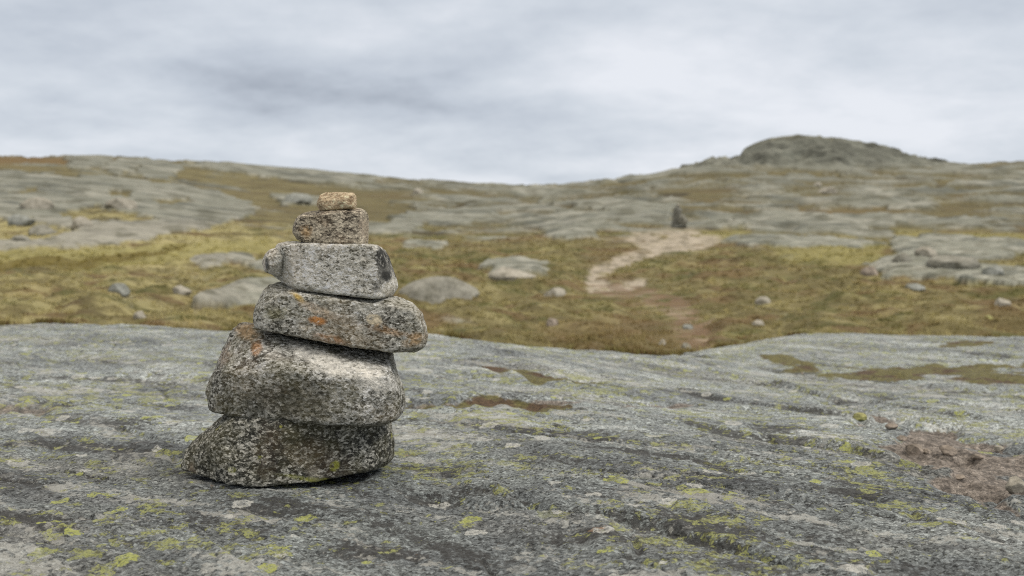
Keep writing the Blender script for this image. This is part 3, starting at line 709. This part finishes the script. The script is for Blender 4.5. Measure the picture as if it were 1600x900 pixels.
BELOW = []; LOG = []
def bvh_of(co, f): return BVHTree.FromPolygons([tuple(map(float, v)) for v in co], [tuple(map(int, q)) for q in f])

def near_slab_bvh():
    r0, r1 = np.searchsorted(ys, 1.4), np.searchsorted(ys, 2.1); j0, j1 = np.searchsorted(us, -0.38), np.searchsorted(us, -0.06)
    sub = np.stack([SX, SY, SZ], -1)[r0:r1, j0:j1]; return bvh_of(sub.reshape(-1, 3), grid_faces(*sub.shape[:2]))
BELOW.append(near_slab_bvh())

def cairn_stone(label, outline, front, back, hulls_extra=(), mat=None, rough=1.0, voxel=0.0021, seed=0, smooth=4):
    """outline: (px, py, depth) seen silhouette; front: nearer points; back: (shrink, added depth)"""
    ol = [w3(*p) for p in outline]; fr = [w3(*p) for p in front]
    c = sum(ol, Vector()) / len(ol)
    bk = [Vector((c.x + (p.x - c.x) * back[0], p.y + back[1], c.z + (p.z - c.z) * back[0])) for p in ol]
    hulls = [ol + fr + bk] + [[w3(*p) for p in h] for h in hulls_extra]
    co, f = solid_from_hulls(hulls, voxel, smooth)
    # broken corners : small flat spalls
    g = np.random.default_rng(500 + seed); nn = normals(co, f); ext = float(np.ptp(co[:, 0]))
    for k in range(26):
        i = int(g.integers(len(co))); n_ = nn[i] + g.normal(0, 0.38, 3); n_ /= np.linalg.norm(n_)
        if n_[2] < -0.3: continue
        top_d = float((co @ n_).max()); cut = top_d - g.uniform(0.3, 1.0) * (0.0045 if seed < 4 else 0.0055 if seed == 4 else 0.004)
        if abs(n_[0]) > 0.75 and seed < 3: continue
        e = co @ n_ - cut; co = (co - n_[None, :] * (np.maximum(e, 0) * 0.97)[:, None]).astype(np.float32)
    p = co + seed * 7.3
    for it in range(1):
        nn = normals(co, f)
        chip = ss(0.0, 0.5, np.abs(fbm3(p * 11, 2, 300 + seed)))
        d = 0.0035 * fbm3(p * 8, 2, 310 + seed) - 0.0035 * chip
        d = d + 0.0042 * fbm3(p * 38, 3, 320 + seed) + 0.0024 * fbm3(p * 110, 2, 330 + seed)
        pit = ss(0.22, 0.42, n3(p * 70, 340 + seed)); d = d - 0.0022 * pit
        co = co + nn * (d * rough)[:, None] + nn * 0.003
    # bed it on what is below: drop over any gap, let the underside fit the stone beneath
    nn = normals(co, f); idx = np.where(nn[:, 2] < 0.25)[0]
    top = np.full(len(co), -9.0)
    for b in BELOW:
        for i in idx:
            v = co[i]
            h = b.ray_cast(Vector((float(v[0]), float(v[1]), float(v[2]) + 0.045)), Vector((0, 0, -1)), 0.5)
            if h[0] is not None: top[i] = max(top[i], h[0].z)
    gap = float((co[idx, 2] - top[idx]).min())
    lim = 0.016 if len(BELOW) > 1 else 0.007
    shift = gap + 0.0015 if gap > 0 else (gap + lim if gap < -lim else 0.0)
    co[:, 2] -= shift
    LOG.append('%s gap %.4f shift %.4f' % (label[:30], gap, shift))
    hit = top > -8
    co[hit, 2] = np.where(co[hit, 2] < top[hit] - 0.0008, top[hit] - 0.0008, co[hit, 2])
    BELOW.append(bvh_of(co, f))
    o_co = co.mean(0); base = Vector((float(o_co[0]), float(o_co[1]), float(co[:, 2].min())))
    o = mesh_np('cairn_stone', co - np.array(base, np.float32), f, mat, True)
    o.location = base
    tag(o, label, 'stone', 'stones stacked in the near cairn')
    return o, base

def spot(px, py, rx, rz, rot, c, a=0.8, edge=0.5, keep=0.5, y=1.66): return (px, py, rx, rz, rot, c, a, edge, keep, y)
def with_spots(kw, spots, base):
    """spots are marked on the stone's face: turn them to the stone's own metres"""
    out = []
    for (px, py, rx, rz, rot, c, a, e, k, y) in spots:
        p = w3(px, py, y); out.append((p.x - base.x, p.z - base.z, rx * y / F, rz * y / F, rot, c, a, e, k))
    return stone_material(spots=out, **kw)

ORANGE = srgb(158, 112, 66); TAN = srgb(176, 150, 118); WHITE = srgb(206, 203, 196); GREEN = srgb(150, 152, 66); BLACK = srgb(50, 50, 48)
stones = [
 ('dark speckled stone lying on the bedrock as the base of the near cairn',
  [(284, 744, 1.685), (285, 728, 1.69), (302, 702, 1.70), (330, 682, 1.70), (353, 658, 1.70), (372, 655, 1.70), (470, 655, 1.70), (520, 663, 1.71), (600, 664, 1.73), (611, 668, 1.74), (614, 697, 1.75), (615, 724, 1.76), (606, 735, 1.76), (500, 756, 1.70), (400, 766, 1.66), (330, 752, 1.66)],
  [(296, 744, 1.66), (335, 700, 1.63), (366, 668, 1.63), (450, 664, 1.61), (560, 672, 1.66), (600, 682, 1.70), (606, 727, 1.72), (570, 746, 1.66), (480, 765, 1.62), (397, 772, 1.60), (345, 764, 1.62), (312, 752, 1.65)],
  (0.86, 0.11), (),
  dict(name='dark_gneiss', pale=srgb(162, 160, 152), mid=srgb(92, 92, 84), dark=srgb(40, 40, 37), dark_amt=0.42, size=0.0046, lichen=0.75, olive=0.45, stain=srgb(112, 90, 68), stain_amt=0.3, black=0.3, seed=1, contrast=0.9),
  [spot(505, 745, 60, 6, -0.25, GREEN, .9, .4, .3), spot(498, 735, 14, 16, 0.6, srgb(150, 146, 136), .7), spot(528, 722, 10, 8, 1, GREEN, .9, .4, .3), spot(300, 738, 12, 16, 0, srgb(150, 136, 120), .7), spot(352, 752, 10, 5, 0, GREEN, .9), spot(375, 725, 8, 5, 0, GREEN, .7)]),
 ('big grey stone with white crusted upper slope, second lowest in the near cairn',
  [(323, 615, 1.69), (325, 600, 1.70), (342, 577, 1.70), (357, 545, 1.71), (361, 522, 1.72), (371, 509, 1.72), (381, 505, 1.72), (395, 509, 1.72), (443, 527, 1.72), (540, 543, 1.73), (611, 549, 1.74), (614, 568, 1.73), (622, 598, 1.71), (632, 622, 1.69), (633, 637, 1.69), (620, 656, 1.69), (600, 664, 1.68), (560, 665, 1.66), (500, 660, 1.66), (440, 657, 1.66), (375, 654, 1.67), (350, 649, 1.67), (328, 640, 1.68)],
  [(336, 622, 1.65), (352, 590, 1.64), (420, 574, 1.618), (500, 588, 1.604), (558, 592, 1.602), (608, 588, 1.615), (338, 644, 1.645), (400, 655, 1.618), (480, 660, 1.606), (560, 666, 1.604), (612, 658, 1.63), (625, 625, 1.65)],
  (0.82, 0.09), (),
  dict(name='white_crusted_gneiss', pale=srgb(188, 187, 182), mid=srgb(132, 131, 124), dark=srgb(48, 47, 41), dark_amt=0.38, size=0.0044, olive=0.5, stain=srgb(150, 122, 94), stain_amt=0.15, black=0.25, seed=2, contrast=0.7),
  [spot(515, 562, 88, 15, -0.30, WHITE, 1, .45, .3), spot(590, 588, 40, 20, -0.5, WHITE, 1, .45, .35), spot(375, 520, 30, 14, -0.3, TAN, .8, .6, .5), spot(400, 545, 15, 12, -0.9, ORANGE, .75, .6, .4), spot(345, 560, 14, 26, -0.5, srgb(160, 140, 122), .6, .6, .5), spot(450, 622, 105, 34, 0.02, srgb(74, 71, 58), .75, .6, .5), spot(430, 552, 24, 8, -0.2, srgb(186, 180, 172), .5)]),
 ('long rounded stone with rust orange stains and one pale round lichen spot',
  [(396, 500, 1.69), (397, 490, 1.69), (407, 470, 1.70), (413, 455, 1.70), (425, 443, 1.70), (437, 442, 1.70), (470, 455, 1.70), (560, 464, 1.70), (600, 464, 1.70), (625, 467, 1.70), (644, 474, 1.70), (659, 491, 1.69), (665, 512, 1.69), (667, 528, 1.69), (662, 541, 1.69), (647, 548, 1.69), (608, 547, 1.68), (548, 538, 1.67), (506, 530, 1.67), (470, 524, 1.67), (425, 517, 1.68), (400, 511, 1.68)],
  [(402, 506, 1.66), (416, 470, 1.658), (440, 456, 1.652), (520, 474, 1.642), (600, 481, 1.636), (648, 488, 1.64), (660, 515, 1.65), (657, 543, 1.65), (610, 548, 1.636), (548, 539, 1.636), (470, 524, 1.645), (414, 514, 1.656)],
  (0.84, 0.09), (),
  dict(name='rusty_gneiss', pale=srgb(186, 184, 176), mid=srgb(146, 144, 136), dark=srgb(60, 58, 50), dark_amt=0.33, size=0.0042, olive=0.4, stain=srgb(158, 130, 98), stain_amt=0.35, black=0.2, seed=3, contrast=0.75),
  [spot(467, 463, 16, 7, -0.5, srgb(186, 156, 76), .8, .5, .3), spot(499, 499, 17, 7, -0.2, ORANGE, .95, .4, .3), spot(520, 528, 30, 8, -0.2, ORANGE, .6, .6, .5), spot(588, 498, 14, 10, -0.1, srgb(196, 184, 160), .95, .2, .15), spot(610, 515, 50, 8, -0.2, srgb(150, 116, 76), .65, .6, .5), spot(650, 530, 20, 14, 0.3, srgb(168, 138, 98), .7, .6, .5), spot(500, 484, 50, 9, -0.4, srgb(190, 172, 152), .55, .6, .5), spot(435, 490, 30, 16, -0.1, srgb(120, 116, 78), .55, .6, .5), spot(600, 480, 60, 9, -0.12, srgb(118, 118, 112), .5, .6, .5)]),
 ('pale angular stone with a dark lichened end, fourth from the bottom of the near cairn',
  [(427, 428, 1.70), (425, 410, 1.70), (429, 392, 1.70), (435, 383, 1.70), (449, 379, 1.70), (506, 380, 1.70), (572, 383, 1.71), (593, 385, 1.71), (603, 401, 1.71), (615, 440, 1.70), (617, 452, 1.70), (611, 461, 1.70), (587, 465, 1.68), (560, 462, 1.67), (524, 458, 1.67), (479, 453, 1.67), (461, 451, 1.67), (443, 440, 1.68)],
  [(447, 385, 1.656), (463, 446, 1.652), (500, 383, 1.648), (586, 385, 1.640), (590, 465, 1.640), (522, 458, 1.645)],
  (0.95, 0.07), ([(411, 411, 1.69), (413, 401, 1.69), (422, 393, 1.69), (430, 390, 1.69), (440, 400, 1.66), (436, 430, 1.67), (417, 424, 1.69), (411, 417, 1.69), (420, 410, 1.66), (430, 395, 1.74), (430, 425, 1.74), (414, 408, 1.73), (450, 410, 1.70)],),
  dict(name='pale_granite', pale=srgb(200, 197, 188), mid=srgb(166, 163, 154), dark=srgb(76, 74, 66), dark_amt=0.26, size=0.0042, olive=0.25, stain=srgb(170, 150, 122), stain_amt=0.3, seed=4, contrast=0.8),
  [spot(600, 420, 13, 40, -0.25, srgb(88, 88, 86), .95, .4, .5), spot(596, 402, 9, 20, 0.1, BLACK, 1, .3, .3), spot(603, 432, 7, 10, 0.1, BLACK, .9, .3, .3), spot(608, 448, 8, 14, 0.0, srgb(160, 158, 150), .5, .5, .3), spot(414, 412, 7, 16, 0, srgb(60, 64, 68), .85, .5, .3), spot(440, 415, 20, 34, -0.3, srgb(140, 142, 138), .5, .6, .5)]),
 ('brownish blocky stone just under the topmost stone of the near cairn',
  [(459, 361, 1.69), (461, 345, 1.70), (466, 339, 1.70), (479, 334, 1.70), (512, 329, 1.70), (557, 327, 1.70), (566, 329, 1.70), (569, 335, 1.70), (570, 377, 1.70), (566, 383, 1.69), (548, 382, 1.68), (515, 380, 1.68), (479, 378, 1.68), (465, 372, 1.68)],
  [(464, 365, 1.665), (468, 342, 1.665), (520, 333, 1.655), (562, 330, 1.66), (563, 381, 1.66), (515, 379, 1.655), (478, 376, 1.66)],
  (0.95, 0.06), (),
  dict(name='brown_granite', pale=srgb(178, 168, 150), mid=srgb(136, 127, 112), dark=srgb(58, 52, 46), dark_amt=0.34, size=0.0038, olive=0.3, stain=srgb(150, 116, 80), stain_amt=0.55, black=0.15, seed=5, contrast=0.8),
  [spot(478, 362, 14, 12, -0.4, srgb(172, 140, 96), .6, .6, .5), spot(565, 352, 5, 22, 0, srgb(160, 150, 138), .6, .5, .4)]),
 ('smallest stone, tan, perched on the very top of the near cairn',
  [(497, 315, 1.69), (500, 306, 1.69), (506, 302, 1.69), (521, 301, 1.69), (551, 302, 1.69), (555, 308, 1.69), (555, 321, 1.69), (552, 327, 1.69), (536, 327, 1.69), (509, 329, 1.69), (501, 327, 1.69), (498, 322, 1.69)],
  [(504, 318, 1.67), (510, 307, 1.67), (546, 306, 1.665), (549, 322, 1.665), (512, 326, 1.665), (528, 314, 1.66)],
  (0.8, 0.03), (),
  dict(name='tan_granite', pale=srgb(192, 174, 146), mid=srgb(162, 142, 114), dark=srgb(100, 82, 62), dark_amt=0.26, size=0.0034, stain=srgb(170, 140, 100), stain_amt=0.3, seed=6),
  [spot(548, 312, 5, 9, 0.2, srgb(92, 70, 48), .6, .5, .4)]),
]
for k, (label, ol, fr, bk, extra, kw, sp) in enumerate(stones):
    small = (0.6, 0.6, 0.5, 0.3, 0.24, 0.2)[k]
    o, base = cairn_stone(label, ol, fr, bk, extra, None, small, (0.0022, 0.0022, 0.002, 0.0018, 0.0014, 0.0010)[k], k + 1, (1, 1, 2, 1, 1, 1)[k])
    o.data.materials.append(with_spots(kw, sp, base))

import sys; print('\n'.join(LOG), file=sys.stderr)
# ------------------------------------------------------------------ loose boulders and stones out on the moor
def boulder_material(name, a, b, c):
    t = NT(name); vec = t.n('ShaderNodeTexCoord').outputs['Object']
    x = t.noise(vec, 5, 6, 0.68)
    col = t.ramp(x, [(0.32, c), (0.48, b), (0.66, a)])
    y = t.noise(vec, 40, 4, 0.7); col = t.mix(1.0, col, t.ramp(y, [(0.3, 0.72), (0.7, 1.2)]), 'MULTIPLY')
    return t.finish(col, t.math('ADD', t.noise(vec, 30, 5, 0.7), t.math('MULTIPLY', t.noise(vec, 8, 4, .6), 2)), 0.01, 0.7, 0.88, 0.2)
BM = {
 'grey': boulder_material('grey_boulder', srgb(148, 146, 136), srgb(128, 126, 116), srgb(100, 98, 86)),
 'blue': boulder_material('bluish_boulder', srgb(150, 152, 147), srgb(130, 132, 126), srgb(104, 105, 96)),
 'pale': boulder_material('pale_boulder', srgb(172, 167, 155), srgb(152, 147, 135), srgb(118, 114, 102)),
 'dark': boulder_material('dark_boulder', srgb(116, 116, 109), srgb(88, 88, 81), srgb(60, 60, 54)),
 'slate': boulder_material('slate_stone', srgb(134, 133, 125), srgb(108, 107, 99), srgb(76, 76, 70)),
 'pink': boulder_material('pinkish_boulder', srgb(166, 154, 142), srgb(136, 126, 115), srgb(98, 90, 82)),
 'lich': boulder_material('lichened_stone', srgb(172, 172, 108), srgb(150, 148, 100), srgb(104, 100, 74)),
}
_ico = bmesh.new(); bmesh.ops.create_icosphere(_ico, subdivisions=5, radius=1.0)
_ico.verts.ensure_lookup_table()
ICO = np.array([v.co[:] for v in _ico.verts], np.float32); ICOF = np.array([[v.index for v in f.verts] for f in _ico.faces], np.int32); _ico.free()
def lump_shape(seed, planes=11):
    r = np.random.default_rng(seed)
    n = r.normal(size=(planes, 3)); n /= np.linalg.norm(n, axis=1)[:, None]
    d = r.uniform(0.62, 0.95, planes)
    dots = ICO @ n.T
    rad = np.minimum(1.0, np.min(np.where(dots > 0.15, d / np.maximum(dots, 0.15), 9), 1))
    v = ICO * rad[:, None]
    for k in range(1): v = v * (1 + 0.10 * fbm3(v * 2.2 + seed * 3.3, 4, 400 + seed))[:, None]
    v /= np.abs(v).max(0)
    return v
def boulder(name, label, cat, p, size, mat, seed, sink=0.25, rot=0.0, tilt=0.0, group=None):
    v = lump_shape(seed); sx, sy, sz = size
    ca, sa = math.cos(rot), math.sin(rot)
    v = v * np.array([sx, sy, sz], np.float32)
    ct, st = math.cos(tilt), math.sin(tilt)
    v = np.stack([v[:, 0] * ct + v[:, 2] * st, v[:, 1], -v[:, 0] * st + v[:, 2] * ct], 1)
    v = np.stack([v[:, 0] * ca - v[:, 1] * sa, v[:, 0] * sa + v[:, 1] * ca, v[:, 2]], 1)
    lo = v[:, 2].min(); v[:, 2] -= lo + sink * sz * 2
    o = mesh_np(name, v, ICOF, BM[mat], True); o.location = p
    tag(o, label, cat, group); return o
G = 'loose boulders and stones on the moor'
moor_stones = [
 # centre px, base py, width px, height px, material, seed, name, label
 (25, 352, 42, 20, 'blue', 1, 'boulder', 'bluish rounded boulder in dark heath on the pale outcrop, at the edge of the photo'),
 (62, 368, 42, 20, 'grey', 2, 'boulder', 'grey pointed boulder in dark heath below the bluish rounded boulder'),
 (50, 326, 50, 20, 'pale', 3, 'boulder', 'pale hump-backed boulder high on the pale outcrop, above the bluish one'),
 (183, 326, 48, 18, 'pale', 4, 'boulder', 'bright pale wedge-shaped boulder in the middle of the pale outcrop'),
 (122, 356, 34, 17, 'pale', 6, 'boulder', 'light grey rounded boulder between the pointed boulder and the bare rock sheet'),
 (27, 377, 28, 12, 'grey', 7, 'boulder', 'small grey boulder lowest in the dark heath of the pale outcrop'),
 (463, 321, 44, 17, 'blue', 9, 'boulder', 'bluish grey boulder on the slope just above the near cairn shoulder'),
 (181, 459, 34, 16, 'blue', 10, 'stone', 'lone blue-grey stone in yellow grass with a flat oblong top'),
 (281, 460, 30, 15, 'pale', 11, 'stone', 'white-tipped stone in straw grass between the blue-grey stone and the cairn'),
 (217, 499, 22, 13, 'pale', 12, 'stone', 'small pale pinkish stone right behind the bedrock edge, below the blue-grey stone'),
 (686, 474, 140, 46, 'grey', 13, 'boulder', 'largest grey whale-backed boulder on the moor, beside the near cairn'),
 (800, 437, 80, 22, 'pale', 14, 'boulder', 'long flat pale boulder on the moor midway to the footpath'),
 (869, 463, 38, 17, 'pale', 15, 'stone', 'pale stone in heath beside the lower bend of the footpath'),
 (864, 511, 20, 14, 'pink', 18, 'stone', 'small tan stone in mossy heath below the footpath bend'),
 (654, 304, 16, 10, 'pale', 19, 'boulder', 'tiny pale boulder alone high on the rocky slope above the whale-backed boulder'),
 (1278, 293, 15, 8, 'pale', 20, 'boulder', 'small white boulder high on the hill under the rocky knoll'),
 (1296, 305, 30, 11, 'pale', 21, 'boulder', 'broad pale boulder just below the small white boulder under the knoll'),
 (1185, 510, 20, 11, 'pale', 22, 'stone', 'white stone in green moss close behind the far bedrock edge'),
 (1193, 477, 24, 13, 'pale', 23, 'stone', 'cream stone in olive moss above the white stone'),
 (1570, 479, 26, 12, 'pale', 25, 'stone', 'cream domed stone on the moor near the photo edge, below the long rock ledge'),
 (1546, 500, 16, 8, 'lich', 26, 'stone', 'small yellowish stone in brown moss below the cream domed stone'),
 (1555, 430, 32, 16, 'blue', 28, 'boulder', 'bluish split boulder beside the yellow grass above the long rock ledge'),
 (1449, 402, 34, 18, 'pale', 29, 'boulder', 'pale square-topped boulder among the rocks of the ledge'),
 (1502, 419, 84, 26, 'grey', 30, 'boulder', 'widest grey boulder on the rocks above the long ledge'),
 (1412, 410, 30, 20, 'grey', 31, 'boulder', 'grey upright boulder next to the pale square-topped boulder'),
 (1363, 432, 30, 15, 'pink', 32, 'boulder', 'pinkish low boulder where the long rock ledge begins'),
 (1432, 454, 34, 12, 'blue', 33, 'stone', 'flat lilac grey stone in moss below the long rock ledge'),
 (1076, 515, 18, 9, 'blue', 34, 'stone', 'pale bluish flat stone in brown soil of the lower path'),
 (1036, 540, 14, 10, 'pale', 35, 'stone', 'white stone where the brown soil meets the bedrock crest'),
 (1073, 546, 16, 12, 'grey', 37, 'stone', 'rounded grey stone beside the white one at the bedrock crest'),
]
for (px, py, wp, hp, mt, sd, nm, lb) in moor_stones:
    p = moor_at(px, py); s = p.y / F
    boulder(nm, lb, 'boulder' if nm == 'boulder' else 'stone', p + Vector((0, wp * s * 0.3, 0)), (wp * s * 0.52, wp * s * 0.46, hp * s * 0.80), mt, sd, 0.42, random.Random(sd).uniform(-.3, .3), 0, G)
slab_stones = [
 (1346, 661, 22, 13, 'lich', 51, 'yellow lichened stone at the upper end of the pink grit hollow'),
 (1432, 714, 30, 18, 'pink', 52, 'pinkish stone half sunk at the dark pit in the grit hollow'),
 (1451, 711, 14, 8, 'pink', 55, 'tiny tan stone between the two bigger stones in the grit hollow'),
 (1485, 718, 27, 15, 'pink', 53, 'smooth tan pebble lying on the pink grit'),
 (1395, 672, 20, 9, 'pink', 56, 'flat brownish stone below the yellow lichened stone'),
 (1530, 722, 18, 9, 'pink', 57, 'low broken stone on the open floor of the grit hollow'),
 (1562, 706, 16, 8, 'pale', 58, 'small light stone against the upper rim of the grit hollow'),
 (1500, 752, 20, 9, 'pink', 59, 'flat stone on the lower rim of the grit hollow'),
 (1412, 692, 16, 8, 'pink', 60, 'small brown stone on the narrow upper part of the grit hollow'),
 (1593, 772, 36, 24, 'pale', 54, 'pale banded stone cut by the photo edge beside the grit hollow'),
]
for (px, py, wp, hp, mt, sd, lb) in slab_stones:
    p = slab_at(px, py); s = p.y / F
    boulder('stone', lb, 'stone', p + Vector((0, wp * s * 0.3, 0)), (wp * s * 0.52, wp * s * 0.42, hp * s * 0.62), mt, sd, 0.15, random.Random(sd).uniform(-.3, .3), 0, 'loose stones on the bedrock')
# the far cairn : a tall leaning stone propped by a block, on a flat dark foot
fp = moor_at(1062, 357.5); fs = fp.y / F
GF = 'stones of the far cairn'
boulder('cairn_stone', 'flat dark foot stone at the bottom of the far cairn', 'stone', fp + Vector((0, 0.12, 0)), (15 * fs, 9 * fs, 4.5 * fs), 'dark', 61, 0.2, 0.1, 0, GF)
boulder('cairn_stone', 'tall dark leaning stone of the far cairn', 'stone', fp + Vector((-3.5 * fs, 0.12, 3 * fs)), (7.4 * fs, 6.5 * fs, 18 * fs), 'slate', 62, 0.02, 0.2, 0.27, GF)
boulder('cairn_stone', 'lighter grey block propping the leaning stone of the far cairn', 'stone', fp + Vector((6.0 * fs, 0.10, 3.5 * fs)), (8.6 * fs, 6.5 * fs, 10 * fs), 'grey', 63, 0.02, -0.2, -0.12, GF)
boulder('cairn_stone', 'small pale stone crowning the far cairn', 'stone', fp + Vector((-1.0 * fs, 0.13, 34.2 * fs)), (3.0 * fs, 3 * fs, 2.6 * fs), 'pale', 64, 0.05, 0, 0, GF)

# ------------------------------------------------------------------ camera, sky, sun
cam = bpy.data.cameras.new('camera'); co_ = bpy.data.objects.new('camera', cam); COL.objects.link(co_)
co_.location = (0, 0, H); co_.rotation_euler = (math.radians(90), 0, 0)
cam.sensor_width = 36; cam.lens = 35; cam.shift_y = -(450 - HY) / 1600.0
cam.clip_start = 0.05; cam.clip_end = 30000
cam.dof.use_dof = True; cam.dof.focus_distance = 1.56; cam.dof.aperture_fstop = 5.8
scene.camera = co_

SUN_EL, SUN_AZ = math.radians(48), math.radians(112)      # azimuth clockwise from +Y : behind the camera, to the right
world = bpy.data.worlds.new('World'); scene.world = world; world.use_nodes = True
nt = world.node_tree; nt.nodes.clear()
class WT(NT):
    def __init__(self): self.t = nt; self.out = self.n('ShaderNodeOutputWorld')
w = WT()
dirv = w.n('ShaderNodeTexCoord').outputs['Generated']
sep = w.n('ShaderNodeSeparateXYZ'); w.l(dirv, sep.inputs[0])
zc = w.math('ADD', w.math('MAXIMUM', sep.outputs[2], 0.0), 0.24)
comb = w.n('ShaderNodeCombineXYZ'); w.l(w.math('DIVIDE', sep.outputs[0], zc), comb.inputs[0]); w.l(w.math('DIVIDE', sep.outputs[1], zc), comb.inputs[1])
cv = w.vmath('ADD', comb.outputs[0], (5.28, 5.796, 2.425))
big = w.noise(cv, 0.8, 2, 0.5, 0.2); med = w.noise(w.scaled(cv, (0.6, 1.0, 1)), 2.4, 4, 0.5, 0.2); fine = w.noise(cv, 8, 6, 0.6)
b = w.math('ADD', w.math('MULTIPLY', big, 0.9), w.math('MULTIPLY', med, 0.75)); b = w.math('ADD', b, w.math('MULTIPLY', fine, 0.28))
cl = w.ramp(w.math('MULTIPLY', b, 0.55), [(0.36, srgb(158, 165, 176)), (0.44, srgb(182, 189, 199)), (0.52, srgb(198, 204, 212)), (0.63, srgb(219, 222, 228))])
zen = w.math('ADD', 1.0, w.math('MULTIPLY', w.ss(0.28, 0.8, sep.outputs[2]), 0.75))
zmul = w.n('ShaderNodeCombineXYZ')
for k in range(3): w.l(w.math('POWER', zen, (1.25, 1.0, 0.6)[k]), zmul.inputs[k])
cl = w.mix(1.0, cl, zmul.outputs[0], 'MULTIPLY')
bg2 = w.n('ShaderNodeBackground'); w.l(cl, bg2.inputs[0]); bg2.inputs[1].default_value = 1.0
sky = w.n('ShaderNodeTexSky', sky_type='NISHITA'); sky.sun_disc = False; sky.sun_elevation = SUN_EL; sky.sun_rotation = SUN_AZ
bg1 = w.n('ShaderNodeBackground'); w.l(sky.outputs[0], bg1.inputs[0]); bg1.inputs[1].default_value = 0.08
mx = w.n('ShaderNodeMixShader'); mx.inputs[0].default_value = 0.93; w.l(bg1.outputs[0], mx.inputs[1]); w.l(bg2.outputs[0], mx.inputs[2])
w.l(mx.outputs[0], w.out.inputs[0])
sl = bpy.data.lights.new('sun', 'SUN'); sl.energy = 1.5; sl.angle = math.radians(16); sl.color = (1.0, 0.965, 0.91)
so = bpy.data.objects.new('sun', sl); COL.objects.link(so)
d = Vector((math.sin(SUN_AZ) * math.cos(SUN_EL), math.cos(SUN_AZ) * math.cos(SUN_EL), math.sin(SUN_EL)))
so.rotation_euler = d.to_track_quat('Z', 'Y').to_euler(); so.location = d * 50

vs = scene.view_settings; vs.view_transform = 'Standard'; vs.look = 'None'; vs.exposure = 0.25; vs.gamma = 1.0; vs.use_curve_mapping = False
scene.render.engine = 'CYCLES'; scene.cycles.use_denoising = False; scene.cycles.filter_width = 1.1
scene.cycles.max_bounces = 5; scene.cycles.diffuse_bounces = 3; scene.cycles.glossy_bounces = 2
